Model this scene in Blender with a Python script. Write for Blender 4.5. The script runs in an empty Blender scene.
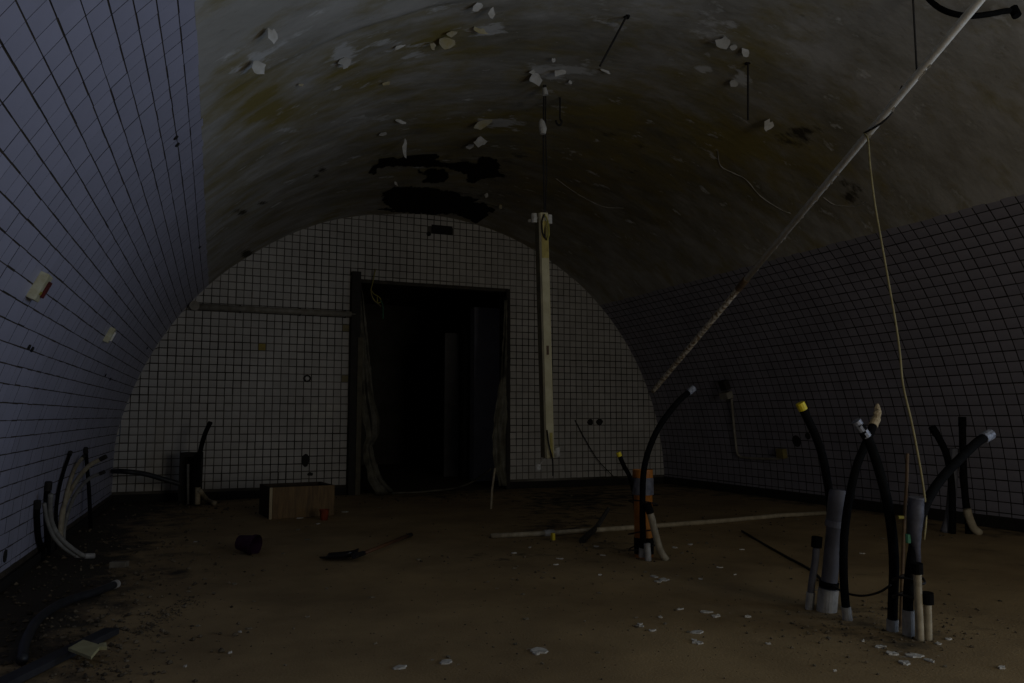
import bpy, bmesh, math, random
import numpy as np
from mathutils import Vector, Matrix

random.seed(7); RNG = np.random.default_rng(7)
scn = bpy.context.scene
COL = scn.collection

# ------------------------------------------------------------------ camera
H = 0.78                                   # camera height
F, CX, CY, HY, VX = 780.0, 512.0, 341.5, 417.6, 197.0
PIT = math.atan((HY - CY) / F)
YAW = math.atan((CX - VX) / math.hypot(F, HY - CY))
FW = np.array([math.sin(YAW) * math.cos(PIT), math.cos(YAW) * math.cos(PIT), math.sin(PIT)])
RT = np.array([math.cos(YAW), -math.sin(YAW), 0.0])
UP = np.cross(RT, FW)
CAMP = np.array([0, 0, H])
cd = bpy.data.cameras.new('camera'); cam = bpy.data.objects.new('camera', cd); COL.objects.link(cam)
cd.sensor_width = 36.0; cd.lens = F / 1024 * 36; cd.clip_start = 0.02; cd.clip_end = 100
cam.matrix_world = Matrix(((RT[0], UP[0], -FW[0], 0), (RT[1], UP[1], -FW[1], 0), (RT[2], UP[2], -FW[2], H), (0, 0, 0, 1)))
scn.camera = cam

# ------------------------------------------------------------------ world, lights, exposure
w = bpy.data.worlds.new('World'); scn.world = w; w.use_nodes = True
w.node_tree.nodes['Background'].inputs['Color'].default_value = (0.5, 0.6, 0.8, 1)
w.node_tree.nodes['Background'].inputs['Strength'].default_value = 0.01
scn.view_settings.view_transform = 'Standard'; scn.view_settings.look = 'None'
scn.view_settings.exposure = 0.0; scn.view_settings.gamma = 1.0
scn.view_settings.use_curve_mapping = False

def area(name, loc, target, sx, sy, energy, color):
    l = bpy.data.lights.new(name, 'AREA'); l.shape = 'RECTANGLE'; l.size = sx; l.size_y = sy
    l.energy = energy; l.color = color
    o = bpy.data.objects.new(name, l); COL.objects.link(o); o.location = loc
    o.rotation_euler = (Vector(target) - Vector(loc)).to_track_quat('-Z', 'Y').to_euler()
    return o
# unseen lights, assumed from the shading: warm behind the camera, blue from the right
REAR = -1.3
area('assumed_rear_warm_light', (2.9, REAR - 0.12, 1.0), (2.6, 6, 1.0), 1.45, 1.9, 22, (1.0, 0.94, 0.84))
area('assumed_side_blue_light', (5.25, -0.40, 1.0), (-0.35, 2.2, 2.75), 1.5, 1.7, 14.5, (0.54, 0.71, 1.0)).data.spread = math.radians(92)   # spread narrowed on purpose to keep this unseen source off the end wall

# ------------------------------------------------------------------ pixel helpers
def ray(x, y): return FW + RT * (x - CX) / F - UP * (y - CY) / F
def at(x, y, dep): return CAMP + ray(x, y) * dep           # point at an optical depth
def flr(x, y, z=0.0):
    d = ray(x, y); t = (z - H) / d[2]; return CAMP + d * t
def dep_of(P): return float((np.array(P) - CAMP) @ FW)
def proj(P):
    v = np.asarray(P, float) - CAMP; z = v @ FW
    return np.stack([CX + F * (v @ RT) / z, CY - F * (v @ UP) / z], -1), z

# ------------------------------------------------------------------ tunnel shape
D, R, XC, ZC = 8.07, 2.95, 2.25, H - 0.75                  # end wall, radius, axis
KL, KR = -0.0255, 0.0250                                    # the side walls draw together a little
TH_R = 2.297 / R; TH_L = math.pi - 2.222 / R               # tile / plaster boundary angles
def shear(xr):
    xr = np.asarray(xr, float)
    return np.where(xr < -2.1, KL, np.where(xr > 2.1, KR, KL + (KR - KL) * (xr + 2.1) / 4.2))
def bulge(th, y):                                           # the left haunch swells a little towards the end wall
    sm = lambda v: np.clip(v, 0, 1) ** 2 * (3 - 2 * np.clip(v, 0, 1))
    return .040 * sm((th - 1.66) / .35) * sm((3.10 - th) / .18) * sm((np.asarray(y, float) - 2.5) / 5)
def surf(th, y, off=0.0):
    th = np.asarray(th, float); y = np.asarray(y, float)
    off = off - bulge(th, y)
    xr = (R - off) * np.cos(th)
    return np.stack(np.broadcast_arrays(XC + xr + shear(R * np.cos(th)) * (D - y), y, ZC + (R - off) * np.sin(th)), -1)
def hit(px, py):
    d = ray(px, py)
    ts = np.arange(0.3, 20, 0.01); P = d[None] * ts[:, None] + CAMP
    xr = P[:, 0] - XC
    for _ in range(6): xr = P[:, 0] - XC - shear(xr) * (D - P[:, 1])
    ok = np.hypot(xr, P[:, 2] - ZC) > R + bulge(np.arctan2(P[:, 2] - ZC, xr), P[:, 1])
    i = int(np.argmax(ok))
    return math.atan2(P[i, 2] - ZC, xr[i]), P[i, 1]
def onwall(px, py, gap=0.0):                                # on the end wall
    d = ray(px, py); return CAMP + d * ((D - gap) / d[1])
def onside(px, py, off=0.0):
    th, y = hit(px, py); return surf(th, y, off)

# ------------------------------------------------------------------ noise
_tab = RNG.random((256, 256))
def vnoise(u, v):
    u = np.asarray(u, float); v = np.asarray(v, float)
    i = np.floor(u).astype(int); j = np.floor(v).astype(int); a = u - i; b = v - j
    a = a * a * (3 - 2 * a); b = b * b * (3 - 2 * b)
    g = lambda p, q: _tab[p % 256, q % 256]
    return (g(i, j) * (1 - a) + g(i + 1, j) * a) * (1 - b) + (g(i, j + 1) * (1 - a) + g(i + 1, j + 1) * a) * b
def fbm(u, v, o=4):
    s = 0; a = .5
    for k in range(o):
        s = s + a * vnoise(u * 2 ** k + 17 * k, v * 2 ** k + 5 * k); a *= .5
    return s

# ------------------------------------------------------------------ materials
def srgb(r, g, b):
    f = lambda c: ((c / 255 + .055) / 1.055) ** 2.4 if c > 10.3 else c / 255 / 12.92
    return (f(r), f(g), f(b), 1)
MATS = {}
def mat(name, c1, c2=None, scale=6.0, rough=0.7, bump=0.0, bscale=None, metal=0.0, lo=.35, hi=.65, spec=.4, island=0.0, attrs=None, alpha=1.0, trans=0.0, stretch=None):
    m = bpy.data.materials.new(name); m.use_nodes = True; N = m.node_tree.nodes; L = m.node_tree.links
    b = N['Principled BSDF']; b.inputs['Roughness'].default_value = rough; b.inputs['Metallic'].default_value = metal
    b.inputs['Specular IOR Level'].default_value = spec
    b.inputs['Alpha'].default_value = alpha
    tc = N.new('ShaderNodeTexCoord'); src = tc.outputs['Object']
    if stretch:
        mp = N.new('ShaderNodeMapping'); mp.inputs['Scale'].default_value = stretch
        L.new(src, mp.inputs['Vector']); src = mp.outputs['Vector']
    n = N.new('ShaderNodeTexNoise'); n.inputs['Scale'].default_value = scale; n.inputs['Detail'].default_value = 6; n.inputs['Roughness'].default_value = .62
    L.new(src, n.inputs['Vector'])
    cr = N.new('ShaderNodeMapRange'); cr.inputs['From Min'].default_value = lo; cr.inputs['From Max'].default_value = hi
    L.new(n.outputs['Fac'], cr.inputs['Value'])
    mx = N.new('ShaderNodeMix'); mx.data_type = 'RGBA'; mx.inputs['A'].default_value = c1; mx.inputs['B'].default_value = c2 or c1
    L.new(cr.outputs['Result'], mx.inputs['Factor']); out = mx.outputs['Result']
    if island:
        g = N.new('ShaderNodeNewGeometry'); oi = N.new('ShaderNodeObjectInfo')
        ad = N.new('ShaderNodeMath'); ad.operation = 'ADD'; L.new(g.outputs['Random Per Island'], ad.inputs[0]); L.new(oi.outputs['Random'], ad.inputs[1])
        fr = N.new('ShaderNodeMath'); fr.operation = 'FRACT'; L.new(ad.outputs[0], fr.inputs[0])
        mr = N.new('ShaderNodeMapRange'); mr.inputs['To Min'].default_value = 1 - island; mr.inputs['To Max'].default_value = 1.0
        L.new(fr.outputs[0], mr.inputs['Value'])
        mm = N.new('ShaderNodeMix'); mm.data_type = 'RGBA'; mm.blend_type = 'MULTIPLY'; mm.inputs['Factor'].default_value = 1
        L.new(out, mm.inputs['A']); L.new(mr.outputs['Result'], mm.inputs['B']); out = mm.outputs['Result']
    for (an, colr, sc, edge) in (attrs or []):
        a = N.new('ShaderNodeAttribute'); a.attribute_name = an
        n2 = N.new('ShaderNodeTexNoise'); n2.inputs['Scale'].default_value = sc; n2.inputs['Detail'].default_value = 7; n2.inputs['Roughness'].default_value = .65
        L.new(src, n2.inputs['Vector'])
        ma = N.new('ShaderNodeMath'); ma.operation = 'MULTIPLY_ADD'; ma.inputs[1].default_value = 2.0; ma.inputs[2].default_value = -.5; L.new(n2.outputs['Fac'], ma.inputs[0])
        ad = N.new('ShaderNodeMath'); ad.operation = 'ADD'; L.new(a.outputs['Fac'], ad.inputs[0]); L.new(ma.outputs[0], ad.inputs[1])
        mr = N.new('ShaderNodeMapRange'); mr.inputs['From Min'].default_value = 1 - edge; mr.inputs['From Max'].default_value = 1 + edge
        L.new(ad.outputs[0], mr.inputs['Value'])
        mm = N.new('ShaderNodeMix'); mm.data_type = 'RGBA'; mm.inputs['B'].default_value = colr
        L.new(mr.outputs['Result'], mm.inputs['Factor']); L.new(out, mm.inputs['A']); out = mm.outputs['Result']
    L.new(out, b.inputs['Base Color'])
    if bump:
        n3 = N.new('ShaderNodeTexNoise'); n3.inputs['Scale'].default_value = bscale or scale * 4; n3.inputs['Detail'].default_value = 5
        L.new(src, n3.inputs['Vector'])
        bp = N.new('ShaderNodeBump'); bp.inputs['Strength'].default_value = bump; bp.inputs['Distance'].default_value = .02
        L.new(n3.outputs['Fac'], bp.inputs['Height']); L.new(bp.outputs['Normal'], b.inputs['Normal'])
    if trans:
        b.inputs['Transmission Weight'].default_value = trans
    MATS[name] = m
    return m
def C(r, g, b): return (r, g, b, 1)

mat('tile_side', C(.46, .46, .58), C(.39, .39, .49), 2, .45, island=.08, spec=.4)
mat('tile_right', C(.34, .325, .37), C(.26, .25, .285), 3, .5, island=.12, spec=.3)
mat('tile_end', C(.62, .60, .555), C(.49, .47, .43), 2.5, .5, island=.14, spec=.3)
mat('tile_yellow', C(.40, .30, .03), C(.30, .22, .03), 20, .5)
mat('tile_ochre', C(.26, .21, .07), C(.18, .15, .06), 20, .5)
mat('tile_bright', C(.58, .56, .50), C(.50, .48, .42), 8, .45)
mat('grout', C(.075, .058, .040), C(.035, .028, .020), 9, .95)
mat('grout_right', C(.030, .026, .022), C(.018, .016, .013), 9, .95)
mat('grout_end', C(.035, .029, .019), C(.20, .185, .155), 1.1, .95, lo=.42, hi=.68)
mat('plaster', C(.50, .485, .445), C(.36, .345, .30), 1.7, .85, bump=.22, bscale=16, spec=.2, stretch=(.75, 1.4, .75), lo=.3, hi=.7,
    attrs=[('grime', C(.19, .172, .115), 3.0, .40), ('stain', C(.27, .22, .075), 4.0, .30), ('fresh', C(.58, .575, .54), 6.0, .08), ('rot', C(.06, .05, .03), 14.0, .22)])
mat('mould', C(.008, .007, .005), C(.016, .014, .009), 20, .95, spec=.1)
mat('flake', C(.60, .59, .55), C(.42, .40, .34), 18, .8)
mat('flake_dull', C(.46, .445, .40), C(.34, .325, .28), 10, .85)
mat('flake_yellow', C(.34, .28, .12), C(.40, .37, .28), 14, .8)
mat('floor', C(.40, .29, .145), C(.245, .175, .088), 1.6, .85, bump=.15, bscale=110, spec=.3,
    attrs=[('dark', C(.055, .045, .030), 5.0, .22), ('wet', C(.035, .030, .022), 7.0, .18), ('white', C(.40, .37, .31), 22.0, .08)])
mat('sheath', C(.085, .085, .105), C(.045, .045, .06), 40, .6)
mat('soot_and_hole_shade', C(.012, .011, .009), C(.02, .018, .015), 12, .8)  # black of the base courses, also the shade painted into holes
mat('rubble', C(.22, .175, .11), C(.11, .085, .055), 30, .95, island=.75)
mat('chip', C(.66, .65, .60), C(.48, .46, .40), 25, .85)
mat('chip_dull', C(.30, .26, .18), C(.18, .15, .10), 25, .9, island=.5)
mat('frame_dark', C(.014, .012, .010), C(.03, .026, .02), 14, .7)
mat('lining', C(.15, .135, .09), C(.09, .08, .055), 10, .8)
mat('lintel', C(.06, .05, .034), C(.03, .026, .02), 14, .7)
mat('pipe_metal', C(.34, .32, .27), C(.22, .20, .155), 16, .5)
mat('black_cable', C(.0045, .0045, .0045), C(.008, .008, .008), 30, .85, spec=.05)
mat('yellow', C(.85, .68, .02), C(.75, .58, .02), 30, .5)
mat('silver', C(.40, .42, .47), C(.14, .15, .18), 70, .55, metal=.2)
mat('frayed', C(.55, .45, .27), C(.32, .24, .13), 60, .9)
mat('cream_conduit', C(.46, .40, .28), C(.28, .24, .16), 24, .6)
mat('conduit_grey', C(.26, .255, .23), C(.16, .155, .14), 24, .6)
mat('grey_pvc', C(.14, .14, .16), C(.09, .09, .105), 12, .5)
mat('pvc_collar', C(.48, .47, .44), C(.26, .25, .23), 20, .6)
mat('orange_pvc', C(.56, .215, .035), C(.40, .14, .022), 14, .5)
mat('tape', C(.17, .17, .19), C(.10, .10, .115), 40, .5)
mat('white_paint', C(.86, .84, .76), C(.66, .62, .52), 20, .6)
mat('flaky_paint', C(.80, .75, .62), C(.26, .18, .09), 45, .8, lo=.44, hi=.56, bump=.6, bscale=90)
mat('rusted', C(.16, .10, .045), C(.08, .05, .03), 30, .8)
mat('lamp_enamel', C(.52, .47, .27), C(.38, .33, .17), 7, .5)
mat('lamp_yellowed', C(.44, .36, .08), C(.30, .23, .05), 18, .6)
mat('lamp_side', C(.20, .17, .09), C(.12, .10, .055), 12, .6)
mat('white_plastic', C(.90, .89, .86), C(.72, .70, .64), 30, .35)
mat('ivory_plastic', C(.62, .60, .42), C(.48, .44, .26), 40, .45)
mat('red_plastic', C(.13, .012, .012), C(.07, .009, .009), 40, .4)
mat('red_cup', C(.28, .05, .018), C(.17, .03, .012), 30, .5)
mat('wood', C(.23, .14, .050), C(.095, .055, .020), 5, .65, stretch=(9, 9, 1), lo=.3, hi=.7)
mat('wood_edge', C(.50, .42, .25), C(.38, .30, .17), 10, .7)
mat('wood_dark', C(.06, .04, .02), C(.03, .02, .012), 10, .75)
mat('purple', C(.040, .012, .034), C(.022, .006, .018), 12, .6, spec=.2)
mat('black_rubber', C(.008, .008, .010), C(.014, .014, .016), 20, .45)
mat('handle_red', C(.13, .06, .025), C(.08, .036, .016), 14, .6)
mat('string', C(.34, .29, .14), C(.24, .20, .09), 30, .9)
mat('wire_dark', C(.012, .010, .009), C(.02, .016, .012), 30, .7)
mat('wire_yellow', C(.36, .33, .05), C(.28, .24, .05), 40, .6)
mat('wire_green', C(.06, .24, .14), C(.05, .18, .1), 40, .6)
mat('plastic_film', C(.20, .19, .14), C(.06, .056, .042), 7, .5, spec=.3)
mat('board_pale', C(.52, .50, .27), C(.42, .39, .20), 14, .7)
mat('plank', C(.034, .034, .038), C(.018, .018, .02), 12, .7)
mat('hose', C(.028, .029, .033), C(.016, .017, .019), 20, .5)
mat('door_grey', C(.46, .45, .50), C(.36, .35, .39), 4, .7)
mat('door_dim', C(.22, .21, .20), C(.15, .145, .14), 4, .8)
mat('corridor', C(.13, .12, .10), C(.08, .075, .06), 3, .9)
mat('stone', C(.24, .22, .17), C(.15, .13, .10), 20, .9)

# ------------------------------------------------------------------ object helpers
def link(o, parent=None):
    COL.objects.link(o)
    if parent is not None: o.parent = parent
    return o
def tag(o, label=None, cat=None, group=None, kind=None):
    if label: o['label'] = label
    if cat: o['category'] = cat
    if group: o['group'] = group
    if kind: o['kind'] = kind
    return o
def thing(name, loc, label, cat, group=None):
    o = bpy.data.objects.new(name, None); o.empty_display_size = .05; COL.objects.link(o); o.location = loc
    return tag(o, label, cat, group)
class MB:
    def __init__(s): s.v = []; s.f = []
    def add(s, vs, fs):
        b = len(s.v); s.v += [tuple(map(float, p)) for p in vs]; s.f += [tuple(i + b for i in f) for f in fs]; return s
    def box(s, c, size, M=None):
        c = np.array(c, float); hx, hy, hz = np.array(size, float) / 2
        vs = [(x * hx, y * hy, z * hz) for z in (-1, 1) for y in (-1, 1) for x in (-1, 1)]
        if M is not None: vs = [np.array(M @ Vector(v)) for v in vs]
        return s.add([c + np.array(v) for v in vs], [(0, 2, 3, 1), (4, 5, 7, 6), (0, 1, 5, 4), (2, 6, 7, 3), (0, 4, 6, 2), (1, 3, 7, 5)])
    def tube(s, pts, r, n=10, caps=True):
        P = [np.array(p, float) for p in pts]; m = len(P)
        rs = [r] * m if np.isscalar(r) else list(r)
        T = [P[min(i + 1, m - 1)] - P[max(i - 1, 0)] for i in range(m)]; T = [t / (np.linalg.norm(t) + 1e-12) for t in T]
        a = np.array([0, 0, 1.]) if abs(T[0][2]) < .9 else np.array([1., 0, 0])
        u = np.cross(T[0], a); u /= np.linalg.norm(u); vs = []
        for i in range(m):
            u = u - T[i] * (u @ T[i]); u /= np.linalg.norm(u) + 1e-12; q = np.cross(T[i], u)
            for k in range(n):
                g = 2 * math.pi * k / n; vs.append(P[i] + rs[i] * (math.cos(g) * u + math.sin(g) * q))
        fs = [(i * n + k, i * n + (k + 1) % n, (i + 1) * n + (k + 1) % n, (i + 1) * n + k) for i in range(m - 1) for k in range(n)]
        if caps: fs += [tuple(range(n))[::-1], tuple((m - 1) * n + k for k in range(n))]
        return s.add(vs, fs)
    def build(s, name, m, parent=None, smooth=False, bevel=0.0):
        org = np.array(parent.matrix_basis.translation) if parent is not None and parent.parent is None else None
        if parent is not None and parent.parent is not None:
            org = np.array(parent.parent.matrix_basis.translation) + np.array(parent.matrix_basis.translation)
        V = s.v
        if parent is None:                                  # origin at the base of the thing
            A = np.array(s.v); org = np.array([*((A.min(0) + A.max(0)) / 2)[:2], A[:, 2].min()])
        V = [tuple(np.array(p) - org) for p in s.v]
        me = bpy.data.meshes.new(name); me.from_pydata(V, [], s.f); me.materials.append(MATS[m])
        bm = bmesh.new(); bm.from_mesh(me); bmesh.ops.recalc_face_normals(bm, faces=bm.faces)
        if bevel: bmesh.ops.bevel(bm, geom=list(bm.edges), offset=bevel, segments=2, affect='EDGES', profile=.7)
        bm.to_mesh(me); bm.free()
        if smooth: me.polygons.foreach_set('use_smooth', [True] * len(me.polygons))
        o = bpy.data.objects.new(name, me); link(o, parent)
        if parent is None: o.location = org
        return o
def smooth(pts, k=6):
    P = [np.array(p, float) for p in pts]; P = [2 * P[0] - P[1]] + P + [2 * P[-1] - P[-2]]; out = []
    for i in range(1, len(P) - 2):
        for j in range(k):
            t = j / k; a, b, c, d = P[i - 1:i + 3]
            out.append(.5 * ((2 * b) + (c - a) * t + (2 * a - 5 * b + 4 * c - d) * t * t + (3 * b - a - 3 * c + d) * t ** 3))
    out.append(P[-2]); return out

# ------------------------------------------------------------------ floor
def gauss(px, py, L):
    s = np.zeros(px.shape)
    for x, y, sx, sy, a in L: s += a * np.exp(-((px - x) / sx) ** 2 - ((py - y) / sy) ** 2)
    return s
def grid_mesh(name, P, m, attrs=None):
    nu, nv = P.shape[:2]
    idx = np.arange(nu * nv).reshape(nu, nv)
    Fq = np.stack([idx[:-1, :-1], idx[1:, :-1], idx[1:, 1:], idx[:-1, 1:]], -1).reshape(-1, 4)
    me = bpy.data.meshes.new(name); me.from_pydata(P.reshape(-1, 3).tolist(), [], Fq.tolist()); me.materials.append(MATS[m])
    for k, a in (attrs or {}).items():
        at_ = me.attributes.new(k, 'FLOAT', 'POINT'); at_.data.foreach_set('value', a.reshape(-1).astype(np.float32))
    me.polygons.foreach_set('use_smooth', [True] * len(me.polygons))
    return bpy.data.objects.new(name, me)
def floor_z(x, y):
    return (fbm(x * 3 + 40, y * 3 + 9, 4) - .47) * .012
gx = np.arange(-1.05, 5.75, .03); gy = np.arange(REAR - .2, D + .06, .03)
X, Y = np.meshgrid(gx, gy, indexing='ij')
Pf = np.stack([X, Y, floor_z(X, Y)], -1)
pp, zz = proj(Pf); vis = (zz > .5)
px = np.where(vis, pp[..., 0], 500.); py = np.where(vis, pp[..., 1], 900.)
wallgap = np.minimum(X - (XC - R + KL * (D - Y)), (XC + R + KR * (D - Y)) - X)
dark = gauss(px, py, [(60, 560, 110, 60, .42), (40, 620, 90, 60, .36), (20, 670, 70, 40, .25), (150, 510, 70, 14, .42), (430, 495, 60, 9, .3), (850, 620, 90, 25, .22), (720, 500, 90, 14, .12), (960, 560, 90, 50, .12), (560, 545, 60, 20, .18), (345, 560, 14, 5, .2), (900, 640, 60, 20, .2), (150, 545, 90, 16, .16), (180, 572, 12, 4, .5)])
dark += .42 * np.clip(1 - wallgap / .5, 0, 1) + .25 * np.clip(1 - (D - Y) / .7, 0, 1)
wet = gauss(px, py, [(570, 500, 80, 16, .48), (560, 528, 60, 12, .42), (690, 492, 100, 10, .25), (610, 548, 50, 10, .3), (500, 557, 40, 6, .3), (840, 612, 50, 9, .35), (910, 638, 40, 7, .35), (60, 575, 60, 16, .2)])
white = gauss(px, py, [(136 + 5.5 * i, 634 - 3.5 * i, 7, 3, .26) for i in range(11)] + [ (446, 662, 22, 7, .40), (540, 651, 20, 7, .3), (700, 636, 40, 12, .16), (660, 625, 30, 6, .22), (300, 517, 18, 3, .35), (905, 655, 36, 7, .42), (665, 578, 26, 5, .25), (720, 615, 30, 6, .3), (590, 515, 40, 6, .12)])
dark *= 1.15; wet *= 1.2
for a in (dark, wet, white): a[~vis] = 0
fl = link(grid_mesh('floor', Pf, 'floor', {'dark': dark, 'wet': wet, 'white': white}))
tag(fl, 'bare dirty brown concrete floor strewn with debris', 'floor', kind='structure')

# ------------------------------------------------------------------ vault
def vdisp(th, y):
    a = th * R
    st = (.020 * (1 - np.clip((y - 3.36) / .05, 0, 1)) + .010 * np.clip((y - 3.95) / .5, 0, 1)) * np.clip((th - 1.55) / .35, 0, 1)
    return st + np.abs((fbm(a * 1.3 + 3, y * 1.1 + 8, 3) - .45) * .030 + (fbm(a * 6 + 30, y * 6 + 2, 3) - .45) * .012)
ths = np.linspace(TH_R - .004, TH_L + .004, 190); ys = np.arange(REAR - .1, D + .05, .03)
TH, YY = np.meshgrid(ths, ys, indexing='ij')
fade = np.clip(np.minimum(TH - TH_R, TH_L - TH) / .15, 0, 1)
Pv = surf(TH, YY, 0.0) ; Pv = surf(TH, YY, np.abs(vdisp(TH, YY)) * fade)
pp, zz = proj(Pv); vis = zz > .4
px = np.where(vis, pp[..., 0], -900.); py = np.where(vis, pp[..., 1], -900.)
stain = gauss(px, py, [(255, 95, 40, 40, .34), (270, 110, 30, 20, .2), (375, 75, 60, 25, .26), (440, 40, 40, 16, .3), (480, 120, 50, 14, .34), (600, 105, 50, 22, .32), (620, 150, 70, 30, .30), (780, 20, 50, 30, .22), (735, 140, 50, 18, .46), (700, 95, 40, 30, .14), (790, 160, 50, 25, .26), (230, 190, 30, 20, .18), (640, 110, 60, 20, .1), (430, 150, 60, 30, .15), (560, 190, 50, 20, .15)])
grime = gauss(px, py, [(560, 130, 130, 60, .30), (420, 170, 140, 40, .34), (620, 200, 120, 70, .34), (760, 180, 110, 40, .24), (700, 120, 180, 80, .16), (340, 60, 14, 6, .3), (850, 80, 160, 110, .12), (530, 50, 120, 14, .26), (490, 20, 60, 14, .2)])
fresh = gauss(px, py, [(345, 55, 16, 12, .5), (400, 44, 26, 4, .4), (252, 57, 18, 10, .4), (235, 70, 22, 5, .4), (560, 70, 34, 7, .5), (380, 120, 40, 5, .25), (460, 15, 30, 10, .2), (500, 122, 22, 8, .4), (720, 35, 24, 14, .3), (740, 80, 12, 10, .4), (480, 30, 24, 6, .4), (290, 130, 10, 3, .5), (705, 70, 10, 5, .4)])
rot = gauss(px, py, [(430, 160, 60, 10, .33), (440, 200, 70, 14, .33), (500, 170, 20, 16, .28), (851, 195, 6, 9, .6), (844, 183, 5, 7, .45), (805, 130, 14, 5, .45), (790, 138, 20, 8, .3), (800, 140, 26, 14, .2), (610, 135, 12, 5, .38), (640, 145, 10, 5, .38), (633, 172, 8, 3, .4), (840, 20, 40, 10, .0), (520, 155, 8, 4, .4), (322, 170, 5, 3, .8), (316, 176, 4, 2, .8), (241, 212, 7, 3, .9), (262, 203, 6, 2, .8), (247, 254, 7, 4, 1.0), (480, 212, 40, 6, .2), (535, 75, 24, 12, .2), (860, 190, 14, 16, .2)])
stain = stain * 1.25 + .15 + .10 * (YY > 3.4); grime = grime * 1.15 + .06 + .18 * np.clip((YY - 3.36) / .06, 0, 1); fresh = fresh * 1.05 + .19; rot = rot * 1.15
ce = link(grid_mesh('ceiling', Pv, 'plaster', {'stain': stain, 'grime': grime, 'fresh': fresh, 'rot': rot}))
tag(ce, 'barrel vault of flaking grey plaster with stains', 'ceiling', kind='structure')

# black bare patches next to the end wall
def inpoly(px, py, poly):
    c = np.zeros(px.shape, bool); n = len(poly)
    for i in range(n):
        x1, y1 = poly[i]; x2, y2 = poly[i - 1]
        cond = ((y1 > py) != (y2 > py))
        c ^= cond & (px < (x2 - x1) * (py - y1) / (y2 - y1 + 1e-9) + x1)
    return c
POLYS = [
 [(105,200),(160,180),(195,170),(200,115),(260,85),(250,130),(300,150),(350,115),(500,108),(510,140),(490,155),(560,170),(640,160),(700,170),(720,130),(800,150),(830,180),(810,210),(865,240),(800,245),(720,255),(690,275),(650,270),(645,230),(600,210),(560,205),(550,195),(490,185),(450,195),(420,185),(390,190),(330,185),(250,190),(190,200),(180,230),(150,225)],
 [(390,195),(430,215),(460,195),(540,200),(560,230),(540,265),(500,275),(400,268),(445,250),(440,230),(400,220)],
 [(215,320),(280,290),(420,290),(500,300),(600,320),(640,340),(720,355),(690,370),(740,370),(800,410),(790,430),(760,420),(770,460),(810,500),(860,530),(840,540),(790,505),(700,480),(640,450),(580,430),(500,435),(400,430),(300,420),(180,410),(200,400),(260,400),(220,370)],
 [(905,135),(930,125),(965,128),(950,145),(920,162)], [(865,425),(890,428),(925,440),(900,448)], [(870,250),(890,248),(885,265)]]
ta = np.arange(hit(525, 190)[0], hit(355, 190)[0], .0022); tya = np.arange(6.0, D, .014)
A, B = np.meshgrid(ta, tya, indexing='ij')
Pm = surf(A, B, np.abs(vdisp(A, B)) * 1.0 + .004)
q, _ = proj(Pm)
qx = (q[..., 0] - 340) * 5.12 + (fbm(A * 160, B * 14, 4) - .47) * 30; qy = (q[..., 1] - 130) * 5.12 + (fbm(A * 110 + 50, B * 20 + 9, 4) - .47) * 20
for poly in POLYS:
    m_ = inpoly(qx, qy, poly)
    c = m_[:-1, :-1] & m_[1:, :-1] & m_[1:, 1:] & m_[:-1, 1:]
    ii, jj = np.nonzero(c)
    if not len(ii): continue
    idx = np.arange(A.size).reshape(A.shape)
    fq = np.stack([idx[ii, jj], idx[ii + 1, jj], idx[ii + 1, jj + 1], idx[ii, jj + 1]], -1)
    us, inv = np.unique(fq, return_inverse=True)
    mb = MB(); mb.v = Pm.reshape(-1, 3)[us].tolist(); mb.f = [tuple(f) for f in inv.reshape(-1, 4).tolist()]
    tag(mb.build('bare_patch', 'mould', ce), 'black patch where the plaster has fallen')

# ------------------------------------------------------------------ side walls: backing, tiles
PITCH_Y = .092
TILE_T = .003
def backing(name, t0, t1, label, gm='grout', y0=REAR - .1):
    tt = np.linspace(t0, t1, 40); yy = np.unique(np.concatenate([[y0], np.arange(max(y0, 0.5), D, .5), [D + .05]]))
    a, b = np.meshgrid(tt, yy, indexing='ij')
    o = link(grid_mesh(name, surf(a, b, -.002), gm))
    return tag(o, label, 'wall', kind='structure')
wr = backing('wall_right', -.03, TH_R + .003, 'curved side wall of small dark lilac-grey tiles with conduit and socket holes', 'grout_right', .42)  # stops short beside the camera, leaving an added gap for the blue light
wl = backing('wall_left', TH_L - .003, math.pi + .03, 'curved side wall of bluish-white tiles carrying two light switches')
TILE_ME = {}
def tile_mesh(key, w_, h_, m):
    if key in TILE_ME: return TILE_ME[key]
    t = TILE_T; q = ((-1, -1), (1, -1), (1, 1), (-1, 1))
    vs = [(sx * w_ / 2, sy * h_ / 2, z) for z in (-t, 0) for sx, sy in q]
    fs = [(4, 5, 6, 7)] + [(a, (a + 1) % 4, (a + 1) % 4 + 4, a + 4) for a in range(4)]
    me = bpy.data.meshes.new('tile'); me.from_pydata(vs, [], fs); me.materials.append(MATS[m]); me.materials.append(MATS['grout_right'])
    me.polygons.foreach_set('material_index', [0, 1, 1, 1, 1]); TILE_ME[key] = (me, vs, fs); return TILE_ME[key]
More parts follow.
